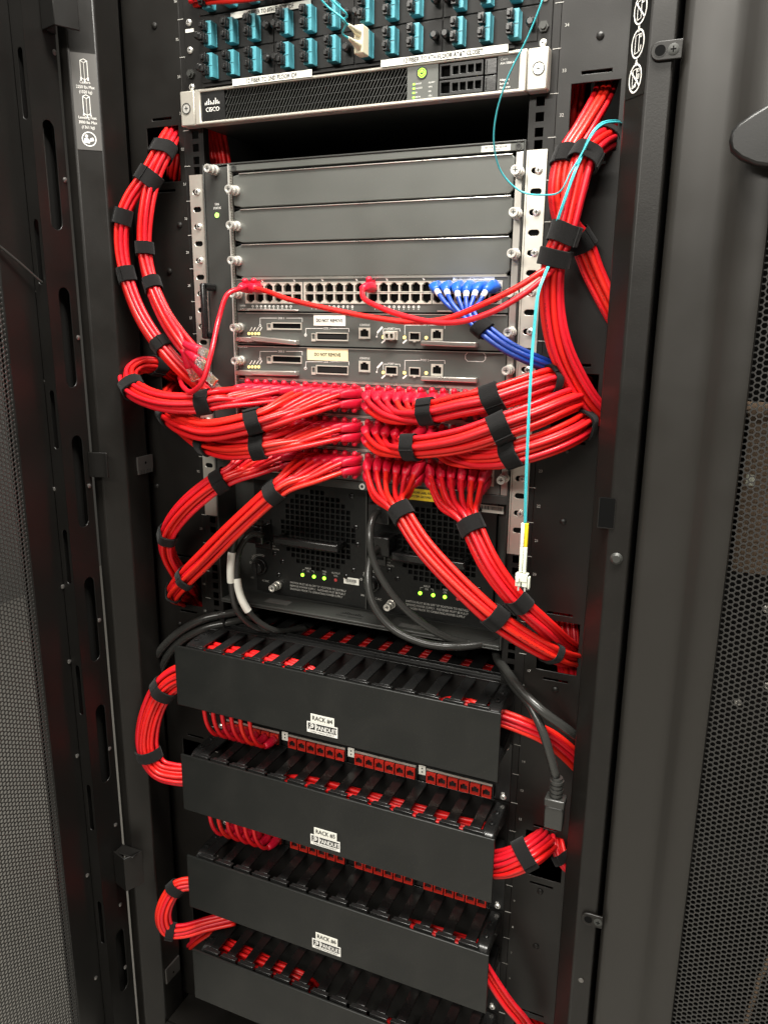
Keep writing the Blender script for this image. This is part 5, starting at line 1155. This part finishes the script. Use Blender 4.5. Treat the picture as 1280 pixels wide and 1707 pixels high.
# connector at the end of the twin cord
e = A(875, 872, -.114); f = A(872, 976, -.112)
lc = thing('fiber_connector', 'cream duplex fibre connector hanging unplugged by the right ear', 'fibre connector', tuple(f))
up = np.array((0, 0, 1.0)); Lh = e[2] - f[2]
for s, mm in ((-1, 'white'), (1, 'yellow')):
    x = e[0] + s * .0021; b = MB(); b.box(x - .0019, x + .0019, e[1] - .0019, e[1] + .0019, e[2] - .027, e[2]); part(b, 'sleeve', mm, lc, bev=.0006)
b = MB(); z1 = e[2] - .0272
for s in (-1, 1):
    x = e[0] + s * .0021; b.poly([(x - .0019, e[1] - .0019), (x + .0019, e[1] - .0019), (x + .0019, e[1] + .0019), (x - .0019, e[1] + .0019)], z1 - .030, z1)
part(b, 'strain_relief', 'pale', lc, bev=.0006)
b = MB(); xa = e[0] - .0068; b.box(xa, xa + .0062, e[1] - .0045, e[1] + .0045, f[2], z1 - .031); b.box(xa + .0074, xa + .0136, e[1] - .0045, e[1] + .0045, f[2], z1 - .031); b.box(xa, xa + .0136, e[1] - .0050, e[1] + .0030, z1 - .040, z1 - .0312); b.box(xa + .0136, xa + .0160, e[1] - .0030, e[1] + .0025, z1 - .048, z1 - .034); b.box(xa + .0010, xa + .0050, e[1] - .0085, e[1] - .0060, f[2] + .006, z1 - .034); b.box(xa + .0010, xa + .0050, e[1] - .0065, e[1] - .0045, z1 - .038, z1 - .034)
part(b, 'body', 'pale', lc, bev=.0007)
b = MB(); b.cyl(xa + .0031, e[1], .0011, f[2] - .006, f[2], 10); b.cyl(xa + .0105, e[1], .0011, f[2] - .006, f[2], 10); part(b, 'ferrule', 'white', lc)
# cord plugged into the enclosure
ax_, az_ = adx[2][0], (rowz[0][0] + rowz[0][1]) / 2 - .0008
pg = thing('fiber_connector', 'beige duplex fibre connector plugged into an aqua adapter at the top', 'fibre connector', (ax_, -.016, az_))
b = MB(front(-.0162)); b.box(ax_ - .0058, ax_ + .0058, az_ - .0150, az_ + .0150, 0, .0170)
part(b, 'body', 'beige', pg, bev=.0012)
for s in (-1, 1): b = MB(front(-.0333)); b.cyl(ax_, az_ + s * .0066, .0048, 0, .012, 16, r1=.0030); b.cyl(ax_, az_ + s * .0066, .0028, .012, .026, 12, r1=.0016); part(b, 'strain_relief', 'beige', pg)
for s, ex in ((1, 0), (-1, -8)):
    st = np.array((ax_, -.058, az_ + s * .0066)); P = [st, st + (-.002, -.012, .001)] + px_pts([(578 + ex * .3, 30 - s * 6, -.092), (552 + ex, 4 - s * 5, -.104), (528 + ex, -26 - s * 4, -.115)])
    C = catmull(P, .004); cable_obj(C, .0011, 'aqua', 'fiber_cord', 'thin aqua fibre strand rising out of the top from the beige connector', 'fibre cord', 'twin strands of the beige connector', step=.004)
# ---- bundles beside and inside the managers
bundle('D1', 18, [(345, 1122, -.062), (318, 1124, -.066), (292, 1132, -.070), (268, 1155, -.074), (248, 1205, -.078), (246, 1250, -.078), (264, 1282, -.075), (298, 1292, -.068), (332, 1292, -.056), (372, 1302, -.040)],
       'red network cable of the thick C-shaped bundle left of the RACK #4 cover', 'cables of the bundle beside the RACK #4 cover', wide=1.7)
strap('D1', 272, 1151, 'black strap on the upper part of the C-shaped bundle beside the RACK #4 cover', w=.019); strap('D1', 250, 1254, 'black strap on the lower part of the C-shaped bundle beside the RACK #4 cover', w=.017)
bundle('D2', 9, [(350, 1476, -.056), (322, 1474, -.064), (298, 1478, -.074), (281, 1498, -.084), (272, 1527, -.090), (281, 1550, -.084), (306, 1551, -.076), (345, 1540, -.060), (390, 1530, -.040)],
       'red network cable of the small C-shaped bundle left of the RACK #6 cover', 'cables of the bundle beside the RACK #6 cover', wide=1.5)
strap('D2', 294, 1480, 'black strap on the upper part of the small bundle beside the RACK #6 cover', w=.017); strap('D2', 284, 1551, 'black strap on the lower part of the small bundle beside the RACK #6 cover', w=.014)
bundle('D3', 4, [(390, 1530, -.02), (352, 1548, -.024), (330, 1562, -.020), (312, 1580, .02)], 'short red cable slanting out below the RACK #6 cover on the left', 'cables slanting below the RACK #6 cover')
bundle('E1', 7, [(780, 1178, -.050), (835, 1196, -.050), (872, 1210, -.048), (912, 1228, -.038), (952, 1260, -.018), (990, 1300, .02)], 'red network cable leaving the right end of the RACK #4 manager under the black cords', 'cables leaving the right end of the RACK #4 manager', wide=1.6)
bundle('E2', 20, [(780, 1438, -.050), (836, 1440, -.056), (874, 1426, -.058), (898, 1410, -.036), (908, 1400, .0), (914, 1396, .05)], 'red network cable of the fat bundle right of the RACK #5 cover', 'cables of the fat bundle beside the RACK #5 cover', wide=1.35, wob=.0016, twist=.5)
strap('E2', 876, 1422, 'black strap around the fat bundle right of the RACK #5 cover', w=.018)
bundle('E3', 6, [(925, 1370, .05), (926, 1402, .0), (934, 1430, -.014), (950, 1448, -.010), (975, 1460, .01)], 'red network cable of the short bundle squeezed between fat bundle and post', 'cables of the short bundle by the post')
strap('E3', 933, 1428, 'black strap around the short bundle squeezed against the post', w=.013)
bundle('E4', 4, [(790, 1590, -.060), (820, 1638, -.062), (846, 1674, -.056), (870, 1702, -.046), (890, 1740, -.03)], 'red network cable running steeply down from the right end of the RACK #6 cover', 'cables right of the RACK #6 cover', wide=1.6)
bundle('E5', 10, [(885, 1690, .05), (893, 1704, .02), (905, 1722, .0), (915, 1760, .01)], 'red network cable just visible in the lowest right opening', 'cables in the lowest right opening', wide=1.8)
bundle('V1', 10, [(940, 1015, .06), (944, 1060, .045), (949, 1110, .04), (952, 1150, .05)], 'red network cable running upright behind the opening right of the power supply', 'cables behind the right opening by the power supply', wide=2.2)
bundle('V2', 8, [(312, 965, .05), (318, 992, .03), (330, 1010, .04), (350, 1020, .07)], 'red network cable in the left opening beside the power cords', 'cables in the left opening by the power cords', wide=1.5)
bundle('V3', 9, [(296, 258, .045), (293, 280, .045), (292, 296, .055)], 'red network cable upright behind the upper left opening', 'cables behind the upper left opening', wide=1.8)
bundle('V4', 10, [(352, 150, .050), (358, 215, .048), (366, 262, .050), (376, 330, .055)], 'red network cable upright in the dark gap above the chassis', 'cables in the gap above the chassis', wide=2.6)
bundle('V5', 8, [(958, 128, .06), (950, 180, .05), (944, 230, .06)], 'red network cable in shadow behind the upper right opening', 'cables behind the upper right opening', wide=2)
bundle('T1', 5, [(322, -2, -.004), (350, -9, -.022), (395, -12, -.026), (440, -18, -.026), (500, -32, -.02)], 'red network cable along the top edge above the fibre enclosure', 'cables along the top edge', wide=2)
def inside(key, n, x0, x1, zt, dz, label, group, y=-.048, sag=.006):
    pts = [(x0, y + .004, zt - dz - .002), (x0 + (x1 - x0) * .25, y, zt - dz), (x0 + (x1 - x0) * .6, y - .003, zt - dz + .001), (x0 + (x1 - x0) * .88, y, zt - dz - sag), (x1, y + .010, zt - dz - .040)]
    bundle(key, n, pts, label, group, world=True, wide=.42, wob=.0014)
inside('I1', 12, -.232, -.020, 16 * U, .0160, 'red network cable lying inside the left half of the RACK #4 manager', 'cables inside the RACK #4 manager')
inside('I1b', 8, .219, .145, 16 * U, .020, 'red network cable lying inside the right end of the RACK #4 manager', 'cables inside the right end of the RACK #4 manager')
inside('I2', 10, .219, -.120, 12 * U, .0155, 'red network cable lying inside the RACK #5 manager', 'cables inside the RACK #5 manager', y=-.054)
inside('I3', 8, .219, .085, 8 * U, .022, 'red network cable lying inside the right half of the RACK #6 manager', 'cables inside the RACK #6 manager', y=-.060)
inside('I4', 9, -.225, -.040, 4 * U, .020, 'red network cable lying inside the left half of the lowest manager', 'cables inside the lowest manager')
inside('I4b', 10, .219, .060, 4 * U, .026, 'red network cable lying inside the right half of the lowest manager', 'cables inside the right of the lowest manager', y=-.066)
b_pts = [(-.19, .105, .665), (-.05, .110, .668), (.08, .108, .668), (.20, .10, .664)]
bundle('J1', 24, b_pts, 'red network cable in the dark behind the RACK #4 manager', 'cables behind the RACK #4 manager', world=True, wide=.35)
rp = thing('rear_cable_tray', 'slotted black cable tray in the dark behind the RACK #4 manager', 'cable tray', (0, .11, 16 * U - .02))
b = MB(); b.box(-.2205, .2205, .165, .170, 16 * U - .012, 16 * U - .002); b.box(-.2205, .2205, .024, .030, 16 * U - .012, 16 * U - .003); part(b, 'tray_rail', 'gloss', rp)
b = MB(); b.box(-.0095, .0095, .0302, .1648, -.0080, -.0050); TF = mesh_of(b, 'tray_finger', 'gloss')
for i in range(14): inst('tray_finger', TF, rp, (-.2100 + i * .0320, 0, 16 * U))
# cords that drop from the managers into the first jacks
for zt, nm, cols in ((14 * U, 'topmost labelled', range(0, 6)), (10 * U, 'middle labelled', range(0, 6))):
    for r in (0, 1):
        for c in cols:
            x = patchx(c); z = (zt - 2 * U) + (.0645 if r == 0 else .0135); P = [(x, -.0125, z), (x, -.030, z), (x - .004, -.044, z + .004), (x - .010, -.054, z + .022), (x - .013, -.058, z + .050), (x - .012 + random.uniform(-.004, .004), -.056, z + .080 if r else z + .045)]
            C = catmull(P, .004); o = cable_obj(C, RC, 'red', 'patch_cord', 'short red patch cord into %s jack, %s column, below the %s cover' % (('an upper', 'a lower')[r], ORD[c], nm), 'cable', 'patch cords below the %s cover' % nm); boot(C, o, 0, 'boot', length=.024)
# ---- black power cords
def cord(key, pts, label, r=.0047, group=None): return single(key, pts, label, m='cord', r=r, cat='power cord', name='power_cord', group=group)
c1_, p1_ = cord('K1', [(436, 872, .004), (420, 868, -.014), (398, 885, -.028), (387, 920, -.034), (386, 975, -.036), (396, 1018, -.028), (426, 1046, -.008), (470, 1052, .03), (520, 1040, .10)], 'black power cord with a tall white label, left one below the left power supply')
c2_, p2_ = cord('K2', [(438, 892, .004), (420, 890, -.010), (401, 912, -.022), (395, 955, -.030), (402, 995, -.032), (422, 1028, -.020), (456, 1050, .0), (510, 1048, .06)], 'black power cord with a slanted white label, right one below the left power supply')
def band_label(o, C, px0, py0, px1, py1, r=.0057):
    rel = (C - CAM) @ CR.T; q = np.stack([640 + FPX * rel[:, 0] / rel[:, 2], 853.5 + FPX * rel[:, 1] / rel[:, 2]], 1)
    i0 = int(np.argmin(((q - (px0, py0)) ** 2).sum(1))); i1 = int(np.argmin(((q - (px1, py1)) ** 2).sum(1))); i0, i1 = sorted((i0, i1)); seg = C[i0:i1 + 1]
    T, E1, E2 = frames(seg); b = MB(); m_ = len(seg); nb_ = 7
    vd = CAM - seg.mean(0)
    k = b.pts([seg[i] + r * (math.cos(t) * w + math.sin(t) * np.cross(T[i], w)) for i in range(m_) for w in [np.cross(np.cross(T[i], vd), T[i]) / np.linalg.norm(np.cross(np.cross(T[i], vd), T[i]))] for t in np.linspace(-1.5, 1.5, nb_)])
    for i in range(m_ - 1):
        for j in range(nb_ - 1): b.face(k + i * nb_ + j, k + i * nb_ + j + 1, k + (i + 1) * nb_ + j + 1, k + (i + 1) * nb_ + j)
    part(b, 'cord_label', 'paper', o, smooth=60)
band_label(c1_, p1_, 387, 918, 386, 970); band_label(c2_, p2_, 396, 966, 414, 1016)
cord('K3', [(430, 1012, .04), (385, 1022, .01), (345, 1030, -.010), (300, 1053, -.020), (264, 1090, -.020), (251, 1128, -.010), (262, 1160, .02), (290, 1180, .07)], 'black power cord arching left above the RACK #4 manager, outer one', r=.0064)
cord('K4', [(430, 1026, .05), (390, 1036, .015), (345, 1046, -.006), (303, 1068, -.016), (275, 1102, -.014), (268, 1138, .0), (290, 1165, .05)], 'black power cord arching left above the RACK #4 manager, inner one', r=.0064)
cord('K5', [(640, 852, .012), (626, 856, -.008), (617, 886, -.028), (623, 935, -.036), (652, 988, -.038), (700, 1036, -.032), (748, 1064, -.018), (800, 1074, .01), (850, 1076, .06)], 'black power cord curving down across the right power supply, inner one', r=.0052)
cord('K6', [(640, 905, .010), (622, 922, -.008), (614, 958, -.024), (620, 1002, -.034), (650, 1044, -.036), (700, 1070, -.032), (758, 1078, -.022), (812, 1072, .004), (850, 1062, .05)], 'black power cord curving down across the right power supply, outer one', r=.0056)
cord('K7', [(826, 1070, .05), (828, 1096, .02), (842, 1116, -.012), (868, 1150, -.042), (902, 1184, -.056), (940, 1212, -.048), (972, 1236, -.02), (1005, 1262, .02)], 'black power cord slanting right above the loose plug and off behind the post', r=.0060)
k8, p8 = cord('K8', [(828, 1078, .06), (836, 1110, .015), (858, 1146, -.024), (884, 1178, -.046), (905, 1222, -.058), (918, 1264, -.062), (926, 1294, -.062)], 'black power cord ending in a loose plug hanging beside the RACK #4 cover', r=.0056)
p = A(928, 1300, -.062); q = A(931, 1372, -.062); b = MB(); x, y, z = p
for i in range(4): b.cyl(x, y, .0088 - .0004 * (i % 2), z - .0035 - i * .0058, z - i * .0058, 16)
b.cyl(x, y, .0070, z - .0260, z + .004, 14); part(b, 'strain_relief', 'cord', k8)
b = MB(); b.box(x - .0125, x + .0125, y - .010, y + .010, z - .0345, z - .0235); b.poly([(x - .0115, y - .0085), (x + .0115, y - .0085), (x + .0115, y + .0085), (x - .0115, y + .0085)], z - .066, z - .0345); part(b, 'plug_body', 'cord', k8, bev=.0016)
for i, (px, py, yy) in enumerate(((434, 886, .022), (640, 852, .018), (640, 905, .018))):
    q = A(px, py, yy); b = MB(); b.box(q[0] - .016, q[0] + .016, yy - .020, yy + .008, q[2] - .014, q[2] + .014); t = part(b, 'cord_plug', 'gloss', (c1_, CABLES['K5'][0][0], CABLES['K6'][0][0])[i], bev=.002)
q = A(476, 1051, .03)
# thin tan cord behind the neighbour's sheet, ground lead of the open door
C = catmull(tan_pts, .004); cable_obj(C, .0030, 'brown', 'cord', 'tan cord behind the perforated door at the lower right corner', 'cord', None)
g0, g1, g2 = on_x(-10, 402, -.386), on_x(36, 440, -.380), on_x(70, 470, -.378)
cable_obj(catmull([g0, g1, g2, g2 + np.array((.0, .02, -.01))], .004), .0016, 'cord', 'ground_wire', 'thin black ground wire crossing the perforated left door into a slot', 'wire', None)

flush_stuff()
